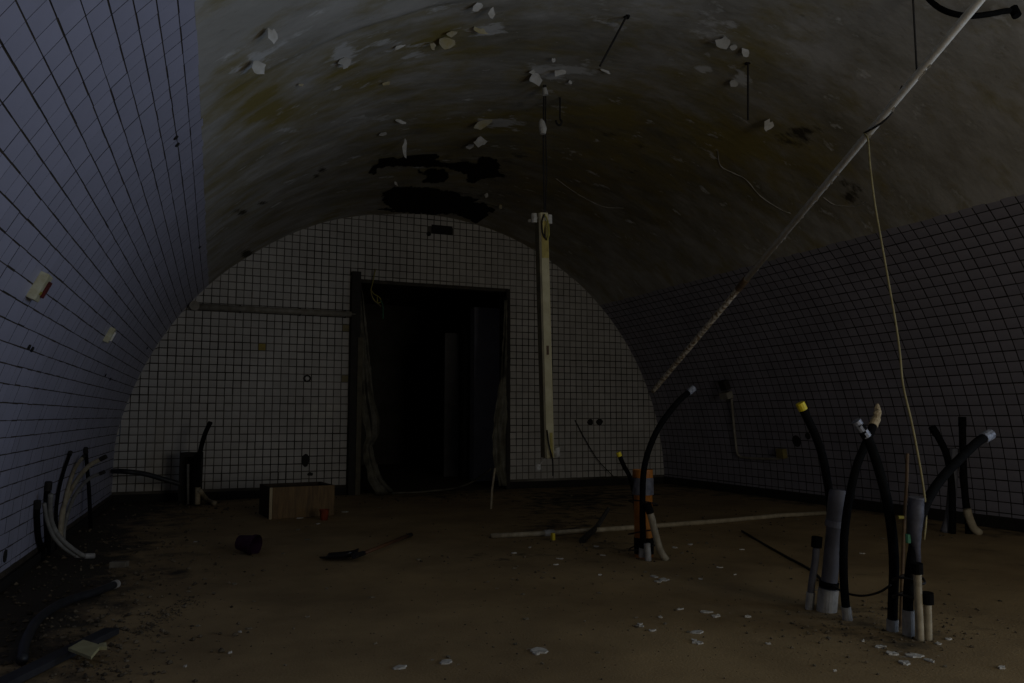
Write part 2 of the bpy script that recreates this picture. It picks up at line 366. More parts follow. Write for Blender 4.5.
def lay_tiles(parent, tiles, defmat, nmax=300):
    """tiles: list of (centre, ux, uy, w, h, matname) ; biggest in view become objects, the rest one field"""
    org = np.array(parent.matrix_basis.translation)
    sc = []
    for k, (c, ux, uy, w_, h_, m, special) in enumerate(tiles):
        cor = np.array([c + sx * ux * w_ / 2 + sy * uy * h_ / 2 for sx, sy in ((-1, -1), (1, -1), (1, 1), (-1, 1))])
        p, z = proj(cor)
        if z.min() < .3 or p[:, 0].mean() < 0 or p[:, 0].mean() > 1024 or p[:, 1].mean() < 0 or p[:, 1].mean() > 683: sc.append(0); continue
        a = .5 * abs(sum(p[i, 0] * p[(i + 1) % 4, 1] - p[(i + 1) % 4, 0] * p[i, 1] for i in range(4)))
        sc.append(0 if special == 'edge' else a + (1e5 if special else 0))
    order = np.argsort(-np.array(sc))
    big = set(int(i) for i in order[:nmax] if sc[i] > 0)
    mb = MB(); nspec = 0
    for k, (c, ux, uy, w_, h_, m, special) in enumerate(tiles):
        n = np.cross(ux, uy)
        me, vs, fs = tile_mesh((round(w_, 3), round(h_, 3), m), w_, h_, m)
        if k in big:
            o = bpy.data.objects.new('tile', me); link(o, parent)
            M = Matrix(((ux[0], uy[0], n[0], c[0] - org[0]), (ux[1], uy[1], n[1], c[1] - org[1]), (ux[2], uy[2], n[2], c[2] - org[2]), (0, 0, 0, 1)))
            o.matrix_basis = M
        else:
            V = np.array([c + ux * v[0] + uy * v[1] + n * v[2] for v in vs])
            if special == 'edge':
                rad = np.hypot(V[:, 0] - XC, V[:, 2] - ZC); k_ = np.minimum(1, (R + bulge(np.arctan2(V[:, 2] - ZC, V[:, 0] - XC), D) + .002) / rad)
                V[:, 0] = XC + (V[:, 0] - XC) * k_; V[:, 2] = ZC + (V[:, 2] - ZC) * k_
            mb.add(V, fs)
    o = mb.build('tile_field', defmat, parent); tag(o, kind='stuff'); o.data.materials.append(MATS['grout_right'])
    o.data.polygons.foreach_set('material_index', [int(k % 5 != 0) for k in range(len(o.data.polygons))])
    return o
def unit(v): return v / np.linalg.norm(v)
def side_tiles(parent, left, top_arc, pitch, m, gap_row, gap_col, skip):
    T = []; ny = int((D + .5) / PITCH_Y) if left else int((D - .55) / PITCH_Y)
    arcs = []
    a = top_arc
    if not left:
        arcs.append((a - .062, a)); a -= .062
    while a - pitch > .045: arcs.append((a - pitch, a)); a -= pitch
    if a > .06: arcs.append((.05, a))
    for (a0, a1) in arcs:
        for j in range(ny + 1):
            y1 = D - j * PITCH_Y; y0 = y1 - PITCH_Y
            jit = RNG.normal(0, .0007, 2)
            am = (a0 + a1) / 2; th = (math.pi - am / R) if left else am / R
            P = lambda aa, y: surf((math.pi - aa / R) if left else aa / R, y, 0.0)
            c = P(am, (y0 + y1) / 2); ux = unit(P(am, y0) - P(am, y1)); uy = unit(P(a1, y0) - P(a0, y0)); uy = unit(uy - ux * (ux @ uy))
            nn = np.cross(ux, uy); inward = np.array([XC, c[1], ZC]) - c
            if nn @ inward < 0: ux = -ux; nn = -nn
            pxy, z = proj(c[None]);
            if z[0] > .3 and any(math.hypot(pxy[0, 0] - s[0], pxy[0, 1] - s[1]) < s[2] for s in skip): continue
            T.append((c + nn * RNG.uniform(-.0006, .0006) + uy * jit[0] + ux * jit[1], ux, uy, PITCH_Y - gap_col, a1 - a0 - gap_row, m, False))
    return lay_tiles(parent, T, m)
side_tiles(wl, True, 2.222, .0739, 'tile_side', .0050, .0022, [])
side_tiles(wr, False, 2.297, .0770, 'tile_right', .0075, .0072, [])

# ------------------------------------------------------------------ end wall with the doorway
DL, DR_ = onwall(357.5, 400)[0], onwall(506.5, 400)[0]      # opening
DT = onwall(430, 285)[2]
S = .0745
bk = MB(); step = .05
def arch(x): 
    v = R * R - (x - XC) ** 2; return ZC + math.sqrt(v) if v > 0 else 0
xs = sorted(set([round(x, 4) for x in np.arange(XC - R - .04, XC + R + .001, step)] + [DL, DR_, XC + R]))
for x0, x1 in zip(xs[:-1], xs[1:]):
    zb = DT if DL - 1e-6 <= x0 and x1 <= DR_ + 1e-6 else -.02
    z0, z1 = arch(x0) + .09, arch(x1) + .09
    for yy in (D, D + .22):
        bk.add([(x0, yy, zb), (x1, yy, zb), (x1, yy, max(z1, zb)), (x0, yy, max(z0, zb))], [(0, 1, 2, 3)])
bk.add([(DL, D, 0), (DL, D + .22, 0), (DL, D + .22, DT), (DL, D, DT)], [(0, 1, 2, 3)])
bk.add([(DR_, D, 0), (DR_, D + .22, 0), (DR_, D + .22, DT), (DR_, D, DT)], [(0, 1, 2, 3)])
bk.add([(DL, D, DT), (DL, D + .22, DT), (DR_, D + .22, DT), (DR_, D, DT)], [(0, 1, 2, 3)])
wb = bk.build('wall_end', 'grout_end'); tag(wb, 'round-topped end wall of small off-white tiles around a dark doorway', 'wall', kind='structure')
HOLES = [(442, 230, 10.5, 4.5), (428.5, 234, 2.5, 2.5), (590, 422, 3.3, 3.3), (599.3, 422, 3.3, 3.3), (305, 460, 4.5, 6.5), (310, 474, 3, 2)]
SPEC = [(264, 349, 'tile_yellow'), (343, 380, 'tile_ochre'), (346, 329, 'tile_ochre'), (312, 413, 'tile_bright'), (320, 413, 'tile_bright'), (328, 413, 'tile_bright'), (312, 405, 'tile_bright'), (336, 408, 'tile_bright'), (328, 405, 'tile_bright')]
T = []
spec_pos = [(onwall(a, b)[0], onwall(a, b)[2], m) for a, b, m in SPEC]
hole_pos = [(onwall(a, b)[0], onwall(a, b)[2], abs(onwall(a + c, b)[0] - onwall(a, b)[0]), abs(onwall(a, b - d)[2] - onwall(a, b)[2])) for a, b, c, d in HOLES]
x_off = onwall(193.0 + 0, 350)[0] % S; z_off = onwall(250, 290 + 235 / 6.208)[2] % S
for i in range(int((XC - R) / S) - 2, int((XC + R) / S) + 2):
    for k in range(0, int(3.1 / S)):
        x0, z0 = i * S + x_off, k * S + z_off; x1, z1 = x0 + S, z0 + S
        if z0 < .085 - S / 2: continue
        cx, cz = (x0 + x1) / 2, (z0 + z1) / 2
        # clip against doorway
        if x1 > DL - .095 and x0 < DR_ + .02 and z0 < DT + (.05 if x0 < DL else .01):
            if x0 < DL - .12: x1 = DL - .095
            elif x1 > DR_ + .045: x0 = DR_ + .02
            elif z1 > DT + .03: z0 = DT + .01
            else: continue
        cx, cz = (x0 + x1) / 2, (z0 + z1) / 2
        far = max(math.hypot(a_ - XC, b_ - ZC) for a_ in (x0, x1) for b_ in (z0, z1)); near = min(math.hypot(a_ - XC, b_ - ZC) for a_ in (x0, x1) for b_ in (z0, z1))
        Rb = R + float(bulge(math.atan2(cz - ZC, cx - XC), D))
        if near > Rb - .008: continue
        edge = far > Rb - .001
        if any(abs(cx - hx) < hw + .015 and abs(cz - hz) < hh + .015 for hx, hz, hw, hh in hole_pos[:1]): continue
        m = 'tile_end'; sp = False
        for sx, sz, sm in spec_pos:
            if abs(cx - sx) <= S / 2 and abs(cz - sz) <= S / 2: m = sm; sp = True
        T.append((np.array([cx + RNG.normal(0, .0008), D - TILE_T + RNG.uniform(-.0006, .0006), cz + RNG.normal(0, .0008)]), np.array([1., 0, 0]), np.array([0, 0, 1.]), x1 - x0 - .0085 - abs(RNG.normal(0, .0016)) // .001 * .001, z1 - z0 - .0095, m, 'edge' if edge else sp))
lay_tiles(wb, T, 'tile_end')
for (hx, hz, hw, hh) in hole_pos:
    mb = MB(); n = 12
    if hw > hh * 1.8: mb.box((hx, D - .002, hz), (hw * 2, .003, hh * 2))
    else:
        vs = [(hx, D - .0055, hz)] + [(hx + hw * math.cos(t) * random.uniform(.8, 1.15), D - .0055, hz + hh * math.sin(t) * random.uniform(.8, 1.15)) for t in np.linspace(0, 2 * math.pi, n, endpoint=False)]
        mb.add(vs, [(0, 1 + i, 1 + (i + 1) % n) for i in range(n)])
    tag(mb.build('hole', 'soot_and_hole_shade', wb), 'black hole broken into the tiles')  # flat black plate on the tiles, its colour painting the shade inside a hole

# baseboards (black base course)
def base_strip(name, pts, m='soot_and_hole_shade', hgt=.085, t=.012, label=''):
    mb = MB()
    for (a, b) in zip(pts[:-1], pts[1:]):
        a = np.array(a, float); b = np.array(b, float); d = unit(b - a); n = np.array([-d[1], d[0], 0]) * t
        mb.add([a - n, b - n, b + n, a + n] + [p + np.array([0, 0, hgt]) for p in (a - n, b - n, b + n, a + n)], [(0, 3, 2, 1), (4, 5, 6, 7), (0, 1, 5, 4), (1, 2, 6, 5), (2, 3, 7, 6), (3, 0, 4, 7)])
    return tag(mb.build(name, m), label, 'baseboard', kind='structure')
base_strip('baseboard_end', [(XC - R + .01, D - .004, -.01), (DL - .09, D - .004, -.01)], label='sooty black base course left of the doorway')
base_strip('baseboard_end', [(DR_ + .02, D - .004, -.01), (XC + R - .01, D - .004, -.01)], label='sooty black base course right of the doorway')
base_strip('baseboard_right', [(*surf(0, y, .004)[:2], -.01) for y in np.linspace(.45, D, 12)], label='sooty black base course of the right wall')
base_strip('baseboard_left', [(*surf(math.pi, y, .004)[:2], -.01) for y in np.linspace(REAR, D, 12)], hgt=.06, label='sooty base course of the left wall')

# unseen rear wall, its opening added to let the assumed warm light in
mb = MB(); oL, oR, oT = 2.15, 3.65, 2.0
xs = sorted(set([round(x, 3) for x in np.arange(-1.1, 5.66, .1)] + [oL, oR]))
for x0, x1 in zip(xs[:-1], xs[1:]):
    zb = oT if oL - 1e-6 <= x0 and x1 <= oR + 1e-6 else -.02
    mb.add([(x0, REAR, zb), (x1, REAR, zb), (x1, REAR, 3.15), (x0, REAR, 3.15)], [(0, 1, 2, 3)])
tag(mb.build('wall_rear_assumed', 'corridor'), 'assumed plain wall behind the camera with an added opening for light', 'wall', kind='structure')

# ------------------------------------------------------------------ doorway: frame, passage beyond
tr = MB()
tr.box((DL - .045, D + .05, DT / 2 + .035), (.09, .25, DT + .09))
tag(tr.build('trim_1', 'frame_dark'), 'sooty black left jamb of the doorway', 'door frame', kind='structure')
tr = MB(); tr.box((DR_ + .008, D + .07, DT / 2), (.04, .20, DT)); tag(tr.build('trim_2', 'frame_dark'), 'sooty black right jamb of the doorway', 'door frame', kind='structure')
tr = MB(); tr.box(((DL + DR_) / 2, D + .02, DT - .005), (DR_ - DL + .03, .06, .035)); tag(tr.build('trim_3', 'lintel'), 'thin brown lintel strip over the doorway', 'door frame', kind='structure')
tr = MB(); tr.box((DL + .002, D + .02, .80), (.05, .22, 1.60)); tag(tr.build('trim_5', 'lining'), 'pale lining strip on the lower left door jamb', 'door frame', kind='structure')
# passage
Y2 = D + 5.0
def quad(name, vs, m, label, cat):
    mb = MB(); mb.add(vs, [(0, 1, 2, 3)]); return tag(mb.build(name, m), label, cat, kind='structure')
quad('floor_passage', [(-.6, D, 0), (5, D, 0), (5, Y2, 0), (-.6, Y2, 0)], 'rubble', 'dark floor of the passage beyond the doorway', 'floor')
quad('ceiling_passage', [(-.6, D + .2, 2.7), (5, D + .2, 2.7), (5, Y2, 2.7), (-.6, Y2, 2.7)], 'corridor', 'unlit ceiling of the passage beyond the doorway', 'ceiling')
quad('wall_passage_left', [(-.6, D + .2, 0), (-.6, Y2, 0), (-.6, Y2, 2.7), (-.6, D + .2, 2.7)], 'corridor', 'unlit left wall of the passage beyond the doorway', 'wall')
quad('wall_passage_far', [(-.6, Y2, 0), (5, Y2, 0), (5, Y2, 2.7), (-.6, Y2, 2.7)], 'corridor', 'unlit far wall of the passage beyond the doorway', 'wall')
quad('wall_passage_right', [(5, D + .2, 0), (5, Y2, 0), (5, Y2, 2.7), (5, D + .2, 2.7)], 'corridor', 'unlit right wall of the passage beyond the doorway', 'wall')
def aty(px_, py_, y):
    d = ray(px_, py_); return CAMP + d * (y / d[1])
# partition with a pale pier, door leaf and frames on its right side
yp = D + 1.1
a, b = aty(474, 400, yp), aty(504, 400, yp)
mb = MB(); mb.box(((a[0] + b[0]) / 2, yp + .08, 1.08), (b[0] - a[0], .16, 2.16))
tag(mb.build('passage_pier', 'door_grey', bevel=.004), 'pale grey pier standing inside the dark doorway', 'pier', kind='structure')
mb = MB(); mb.box((b[0] + .62, yp + .08, 1.35), (1.24, .15, 2.70)); tag(mb.build('wall_passage_partition', 'corridor'), 'dark partition beside the pale pier', 'wall', kind='structure')
yq = D + 2.0
a, b = aty(444, 400, yq), aty(458, 400, yq)
dl = thing('door_1', ((a[0] + b[0]) / 2, yq, 0), 'dim grey door leaf deep in the passage left of the pale pier', 'door'); dl['kind'] = 'structure'
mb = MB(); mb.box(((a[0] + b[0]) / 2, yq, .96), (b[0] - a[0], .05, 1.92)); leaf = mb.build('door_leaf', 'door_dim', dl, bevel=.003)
mb = MB(); mb.tube([(a[0] + .05, yq - .03, .95), (a[0] + .05, yq - .08, .95), (a[0] + .15, yq - .08, .95)], .009); mb.build('door_handle', 'pipe_metal', leaf)
a = aty(464.5, 400, yq - .3)
mb = MB(); mb.box((a[0], yq - .3, 1.0), (.05, .10, 2.0)); tag(mb.build('trim_4', 'corridor'), 'dim upright post between the far door leaf and the pale pier', 'door frame', kind='structure')

# torn plastic film hung in the doorway
def film(name, rows, y, label, amp=.03, fold=5, seed=0, n=22, parent=None):
    rr = random.Random(seed); L = []
    ysv = np.linspace(rows[0][0], rows[-1][0], 46)
    lx = np.interp(ysv, [r[0] for r in rows], [r[1] for r in rows]); rx = np.interp(ysv, [r[0] for r in rows], [r[2] for r in rows])
    mb = MB(); vs = []; ph = rr.uniform(0, 6)
    for i, yy in enumerate(ysv):
        for j in range(n):
            t = j / (n - 1); jx = (rr.random() - .5) * 1.4 if j in (0, n - 1) else 0
            dy = amp * ((float(vnoise(t * fold * 2.2 + ph * 7 + .05 * i, i * .16 + ph)) - .5) * 2.4 + (float(vnoise(t * 9 + ph, i * .55)) - .5) * .6)
            p = aty(lx[i] + (rx[i] - lx[i]) * t + jx, yy, y + dy); p[2] = max(p[2], .006); vs.append(p)
    fs = [(i * n + j, i * n + j + 1, (i + 1) * n + j + 1, (i + 1) * n + j) for i in range(45) for j in range(n - 1)]
    mb.add(vs, fs); o = mb.build(name, 'plastic_film', smooth=True)
    md = o.modifiers.new('thick', 'SOLIDIFY'); md.thickness = .0015
    return tag(o, label, 'plastic sheet', 'torn plastic sheets in the doorway')
film('plastic_sheet', [(276, 357.5, 360), (300, 358, 364), (330, 358, 367), (370, 357, 371), (400, 360, 374), (420, 363, 380), (436, 366, 379), (446, 363, 372), (460, 364, 375), (480, 368, 383), (494, 376, 396)], D - .05, 'long torn plastic sheet hanging down the left jamb onto the floor', seed=3, fold=2)
film('plastic_sheet', [(300, 504, 507), (340, 503, 507), (380, 500, 507), (410, 495, 507), (440, 492, 507), (462, 493, 506), (486, 499, 507)], D - .03, 'short dark torn plastic sheet hanging down the right jamb', seed=5, fold=1.5)
mb = MB(); mb.tube(smooth([at(x, y, dep_of(flr(x, y))) if False else flr(x, y, z) for x, y, z in ((392, 493, .012), (412, 492.5, .015), (432, 491, .02), (455, 488, .03), (472, 482, .05))] + [aty(491, 469, D - .06)], 6), .011, 8)
tag(mb.build('twisted_film', 'plastic_film', smooth=True), 'twisted plastic strip sagging across the doorway sill', 'plastic strip')
# wires dangling at the doorway corner
wt = thing('wire_tangle', aty(375, 276, D - .03), 'tangle of yellow and green wires dangling at the doorway corner', 'wire')
def wire(parent, pts, y, r, m):
    mb = MB(); mb.tube(smooth([aty(a_, b_, y - .01 * (i % 3)) for i, (a_, b_) in enumerate(pts)], 5), r, 6); return mb.build('wire', m, parent, smooth=True)
wire(wt, [(375.5, 269), (374, 276), (372.5, 284), (371, 290), (372, 296), (376, 302), (378, 300)], D - .03, .006, 'wire_yellow')
wire(wt, [(371, 290), (374, 294), (379, 297), (381, 301), (378, 303), (377, 297)], D - .03, .006, 'wire_yellow')
wire(wt, [(377, 297), (378, 303), (382, 305), (386, 303), (388.5, 302), (387, 299), (383, 298), (380, 300)], D - .03, .0045, 'wire_dark')
wire(wt, [(380, 299), (382, 303), (383, 308), (383, 319)], D - .03, .006, 'wire_green')
wire(wt, [(371, 291), (373, 299), (377, 303), (381, 306)], D - .035, .005, 'string')

# conduit on the end wall
cp = thing('wall_pipe', onwall(192, 307), 'grey horizontal pipe with round cap fixed across the end wall', 'pipe')
a, b = onwall(193, 306.5, .045), onwall(355, 314.5, .045)
mb = MB(); mb.tube([a, b], .031, 14); mb.build('tube', 'pipe_metal', cp, smooth=True)
mb = MB(); c0 = onwall(194.5, 306.6, 0.0); mb.tube([c0, c0 + np.array([0, -.085, 0])], .046, 18); mb.tube([c0 + np.array([0, -.085, 0]), c0 + np.array([0, -.095, 0])], .022, 14); mb.build('end_cap', 'pipe_metal', cp, bevel=0)
for xx in (240, 300, 345):
    c0 = onwall(xx, 306.6 + (xx - 193) * .0494, .03); mb = MB(); mb.box(c0, (.014, .058, .078)); mb.build('clip', 'frame_dark', cp)
# small fittings of the end wall
hk = thing('wall_hook', onwall(307, 378), 'small bright white knob with dark ring on the end wall', 'knob')
c0 = onwall(307, 378.5, 0); mb = MB(); mb.tube([c0, c0 + np.array([0, -.012, 0])], .038, 16); mb.build('ring', 'frame_dark', hk)
mb = MB(); mb.tube([c0 + np.array([0, -.012, 0]), c0 + np.array([0, -.030, 0])], [.022, .018], 14); mb.build('knob', 'white_plastic', hk, smooth=True)
mb = MB(); mb.tube(smooth([onwall(575, 420, .02), onwall(585, 439, .03), onwall(598, 460, .05), onwall(613, 476, .08)], 6), .005, 6)
tag(mb.build('loose_wire', 'wire_dark'), 'thin dark wire drooping across the end wall tiles', 'wire')
mb = MB(); mb.tube(smooth([onside(606, 320, .02), onside(615, 330, .025), onside(628, 352, .025), onside(640, 380, .025), onside(649, 402, .025)], 5), .014, 8)
cc = thing('corner_cable', onside(606, 320, .02), 'dark cable clipped down the corner of the end wall', 'cable')
mb.build('sheath', 'pipe_metal', cc, smooth=True)
for q in ((606, 318), (603, 316)):
    mb = MB(); mb.box(onside(*q, .03), (.07, .06, .06)); mb.build('bracket', 'frame_dark', cc)
# pipe stub with cable at the foot of the end wall
dpt = dep_of(flr(190, 505))
dk = thing('duct_stub', flr(190, 505), 'dark open metal duct stub standing at the foot of the end wall', 'duct')
a, b = at(181, 504, dpt), at(198.5, 504, dpt); zt = at(190, 452.5, dpt)[2]
wv = unit(b - a); nv = np.array([wv[1], -wv[0], 0]); Mx = Matrix((wv, nv, (0, 0, 1))).transposed()
cw = np.linalg.norm(b - a); c0 = (a + b) / 2
for off in (-cw / 2 + .012, cw / 2 - .012):
    mb = MB(); mb.box(c0 * [1, 1, 0] + wv * off + [0, 0, zt / 2], (.024, .14, zt), Mx); mb.build('side_plate', 'frame_dark', dk, bevel=.002)
mb = MB(); mb.box(c0 * [1, 1, 0] + nv * -.06 + [0, 0, zt / 2], (cw, .012, zt), Mx); mb.build('back_plate', 'soot_and_hole_shade', dk)
mb = MB(); mb.box(c0 * [1, 1, 0] + [0, 0, zt - .02], (cw, .14, .04), Mx); mb.build('head', 'frame_dark', dk, bevel=.004)
mb = MB(); mb.tube([at(188, 504, dpt), at(188, 464, dpt)], .012, 10); mb.build('conduit', 'conduit_grey', dk, smooth=True)
def cable(name, pts, r, label, cat='cable', group=None, tip=None, tip_len=2, sleeve=None, m='black_cable', sleeve_m='pvc_collar', tip_r=1.12):
    """pts from tip to foot (world); tip: material of the cut end; sleeve: length of sleeve at the foot"""
    P = smooth(pts, 7)
    t = thing(name, P[-1], label, cat, group)
    mb = MB(); mb.tube(P, r, 12); mb.build('sheath', m, t, smooth=True)
    if tip:
        d = unit(P[0] - P[1]); mb = MB(); mb.tube([P[0] - d * tip_len * r, P[0] + d * r * .9], r * tip_r, 12); mb.build('end_cap', tip, t, smooth=False)
    if sleeve:
        d = unit(P[-2] - P[-1]); mb = MB(); mb.tube([P[-1], P[-1] + d * sleeve], r * 1.18, 14); mb.build('sleeve', sleeve_m, t)
    return t
G1 = 'cables rising out of the floor'
def onp(L, dep, dd=None): return [at(x, y, dep + (dd[i] if dd else 0)) for i, (x, y) in enumerate(L)]
cable('cable', onp([(210.5, 422), (205, 434), (201, 448), (198.5, 464), (198, 480), (197.5, 504)], dpt - .08), .02, 'thin black cable curving up beside the metal duct stub at the end wall', group=G1, sleeve=.15, sleeve_m='cream_conduit')
mb = MB(); mb.tube(smooth([at(200, 491, dpt - .1)] + [flr(207, 500, .03), flr(215, 503.5, .022)], 5), .022, 10)
tag(mb.build('conduit_offcut', 'cream_conduit', smooth=True), 'short cream conduit piece bent onto the floor by the duct stub', 'conduit')
mb = MB(); mb.tube(smooth([onside(109, 471, .03), at(125, 471.5, dpt - .3), at(145, 474, dpt - .2), at(163, 479, dpt - .1), at(183, 485, dpt - .02)], 6), .022, 10)
tag(mb.build('grey_hose', 'hose', smooth=True), 'thin grey hose arching from the tiled side wall to the duct stub', 'hose')

# ------------------------------------------------------------------ ceiling details
def flake_mesh(w_, h_, curl, seed, n=7):
    rr = random.Random(seed); mb = MB(); vs = []
    k = 9
    ring = [(math.cos(t) * rr.uniform(.55, 1.15), math.sin(t) * rr.uniform(.5, 1.15)) for t in np.linspace(0, 2 * math.pi, k, endpoint=False)]
    ring = [(a_ + .35 * (rr.random() - .5), b_ + .35 * (rr.random() - .5)) for a_, b_ in ring]
    for s in (0.0, .5, 1.0):
        for (a_, b_) in ring: vs.append((a_ * s * w_ / 2, (b_ * s + 1) * h_ / 2))
    fs = [(i + k * l, (i + 1) % k + k * l, (i + 1) % k + k * (l + 1), i + k * (l + 1)) for l in range(2) for i in range(k)]
    out = [(x, y, curl * y * y / h_ + .15 * curl * x * x / w_) for x, y in vs]
    return out, fs
FL = [(267, 24, 11, 13, 0), (252, 57, 18, 11, 0), (345, 58, 16, 10, 2), (300, 82, 8, 3, 1), (447, 38, 22, 10, 1), (429, 43, 6, 7, 1), (405, 140, 5, 16, 0), (383, 131, 12, 4, 2), 
      (474, 3, 16, 7, 0), (490, 6, 10, 9, 0), (452, 30, 14, 5, 1), (481, 27, 20, 5, 1), (536, 74, 18, 8, 0), (534, 69, 9, 4, 0), (559, 69, 16, 5, 0), (607, 69, 12, 3, 0), (570, 80, 5, 3, 0), (482, 137, 16, 8, 0), (480, 120, 24, 6, 1), (470, 143, 12, 4, 2),
      (726, 36, 15, 9, 2), (737, 43, 10, 6, 2), (749, 50, 11, 6, 0), (739, 81, 12, 7, 2), (773, 121, 12, 9, 0), (394, 181, 3, 4, 0), (487, 193, 4, 4, 0), (554, 57, 4, 4, 0), (398, 45, 18, 3, 0), (385, 80, 12, 3, 1), (400, 118, 12, 3, 0), (500, 205, 5, 4, 1), (530, 218, 5, 4, 0), ]
for i, (x, y, wp, hp, kind) in enumerate(FL):
    th, yy = hit(x, y - hp * .3); P = surf(th, yy, .004 + abs(float(vdisp(th, yy)))); sc = F / dep_of(P)
    nrm = unit(np.array([XC, yy, ZC]) - P); nrm[1] = 0; nrm = unit(nrm)
    fwd = np.array([0, 1., 0]); tang = np.cross(fwd, nrm)
    # hangs down from its far edge, tilted towards the camera
    el = abs(ray(x, y)[2]) / np.linalg.norm(ray(x, y))
    tilt = .14 if kind == 2 else random.uniform(.20, .50) if wp > 6 else .9
    dn = unit(nrm * math.sin(tilt) - fwd * math.cos(tilt) * -.35)
    hh = hp / sc / max(.72, math.sin(tilt) * .95)
    vs, fs = flake_mesh(wp / sc, hh, random.uniform(.1, .5), i)
    out = np.cross(tang, dn)
    ang = random.uniform(-.5, .5); tg = unit(tang * math.cos(ang) + out * .0 + dn * math.sin(ang)); d2 = unit(dn - tg * (dn @ tg))
    mb = MB(); mb.add([P + tg * a_ + d2 * b_ + out * c_ for a_, b_, c_ in vs], fs)
    o = mb.build('paint_flake', ('flake', 'flake_yellow', 'flake_dull')[kind], ce)
    md = o.modifiers.new('thick', 'SOLIDIFY'); md.thickness = .0015
# broken edges of delaminated plaster
for L in ([(718, 150), (721, 165), (735, 172), (747, 178), (761, 195), (781, 208), (792, 212)], [(824, 196.5), (834.5, 203), (845, 205), (856, 205), (868, 201)], [(556, 178), (570, 188), (585, 197), (604, 206), (624, 207)]):
    P = [np.array(onside(x, y, .002 + abs(float(vdisp(*hit(x, y)))))) for x, y in L]; P = smooth(P, 4)
    mb = MB(); mb.tube(P, [.0042 * random.uniform(.3, 1) for _ in P], 6); mb.build('plaster_edge', 'plaster', ce)
# suspension rods
def rod(p0, p1, r, label, hook=False):
    t = thing('suspension_rod', p0, label, 'rod', 'threaded suspension rods of the vault')
    mb = MB(); mb.tube([p0, p1], r, 8); mb.build('rod', 'wire_dark', t)
    mb = MB(); mb.tube([p0, p0 + (p1 - p0) * .03], r * 3.2, 12); mb.build('ceiling_plate', 'wire_dark', t)
    if hook:
        q = [p1 + np.array([0, 0, 0]), p1 + RT * .012 + np.array([0, 0, -.02]), p1 + np.array([0, 0, -.045]), p1 - RT * .02 + np.array([0, 0, -.035]), p1 - RT * .03 + np.array([0, 0, -.01])]
        mb = MB(); mb.tube(smooth(q, 5), r * 1.2, 8); mb.build('hook', 'wire_dark', t)
    return t
p = onside(748, 62); rod(p, at(748, 120, dep_of(p)), .006, 'straight black rod hanging from the vault above the white flake')
p = onside(627, 15); rod(p, at(600, 66, dep_of(p) - .1), .006, 'slanting black rod poking out of the vault plaster')
p = onside(560, 97); rod(p, at(560, 119, dep_of(p)), .006, 'short black rod ending in a hook beside the lamp wires', hook=True)

# hanging fluorescent lamp
pc = onside(544, 84); ld = dep_of(pc)
lamp = thing('fluorescent_lamp', at(548, 458, ld), 'long yellowed fluorescent batten dangling upright on two wires', 'lamp')
top, bot = at(541.5, 213, ld), at(548, 458, ld); ax = unit(top - bot); ll = np.linalg.norm(top - bot)
ry = math.radians(24); wv = RT * math.cos(ry) + np.array([FW[0], FW[1], 0]) * math.sin(ry); wv = unit(wv - ax * (wv @ ax)); nv = np.cross(ax, wv)
ML = Matrix((wv, nv, ax)).transposed(); cen = (top + bot) / 2
mb = MB(); mb.box(cen + wv * .008, (.056, .05, ll), ML); hs = mb.build('housing', 'lamp_enamel', lamp, bevel=.004)
mb = MB(); mb.box(cen - wv * .030 + nv * .0, (.014, .062, ll * .995), ML); mb.build('side_channel', 'lamp_side', lamp, bevel=.002)
sgn = 1 if (nv @ FW) < 0 else -1
mb = MB(); mb.box(cen + ax * ll * .39 + wv * .008 + nv * sgn * .0255, (.05, .004, ll * .15), ML); tag(mb.build('discoloured_end', 'lamp_yellowed', hs), 'yellow-brown scorched end plate')
mb = MB(); mb.box(cen + ax * ll * (-.06) + wv * .006 + nv * sgn * .027, (.016, .006, .06), ML); mb.build('starter_slot', 'rusted', hs, bevel=.002)
mb = MB(); mb.box(cen - ax * ll * .445 + wv * .014 + nv * sgn * .027, (.018, .006, .16), ML); mb.build('cut_out', 'lamp_yellowed', hs)
for (k, s_, ex) in ((.478, -1, 0), (.475, 1, 0), (-.478, 1, .01)):
    c0 = cen + ax * ll * k + wv * (s_ * (.055 + ex))
    mb = MB(); mb.tube([c0 - wv * s_ * .03, c0 + wv * s_ * .012], [.012, .022], 12); mb.tube([c0 - ax * .03, c0 + ax * .03], .020, 12); mb.build('lamp_holder', 'flake', lamp, smooth=False)
c0 = at(538, 467, ld); mb = MB(); mb.tube([c0 + np.array([0, 0, .02]), c0 - np.array([0, 0, .02])], .020, 12); mb.tube([bot - wv * .02, c0], .004, 6); mb.build('loose_lamp_holder', 'flake', lamp)
for dx in (-2, 4):
    mb = MB(); mb.tube(smooth([at(544.5, 214, ld - .03), at(544 + dx, 222, ld - .035), at(545 + dx, 234, ld - .035), at(547, 240, ld - .03)], 5), .005, 7); mb.build('hanger_loop', 'wire_yellow' if dx > 0 else 'wire_dark', lamp, smooth=True)
mb = MB(); mb.tube(smooth([pc, at(543.5, 120, ld), at(543.5, 160, ld), at(544.5, 214, ld - .01), at(545, 238, ld - .03)], 4), .0055, 6); mb.build('hanging_wire', 'wire_dark', lamp)
mb = MB(); mb.tube(smooth([pc + RT * .012, at(545.5, 130, ld), at(546.5, 170, ld), at(545.5, 214, ld)], 4), .004, 6); mb.build('hanging_wire', 'wire_dark', lamp)
mb = MB(); mb.tube(smooth([at(547, 430, ld - .03), at(549, 445, ld - .04), at(552.5, 460, ld - .03), at(553, 476, ld - .03)], 5), .005, 6); mb.build('dangling_lead', 'wire_dark', lamp)
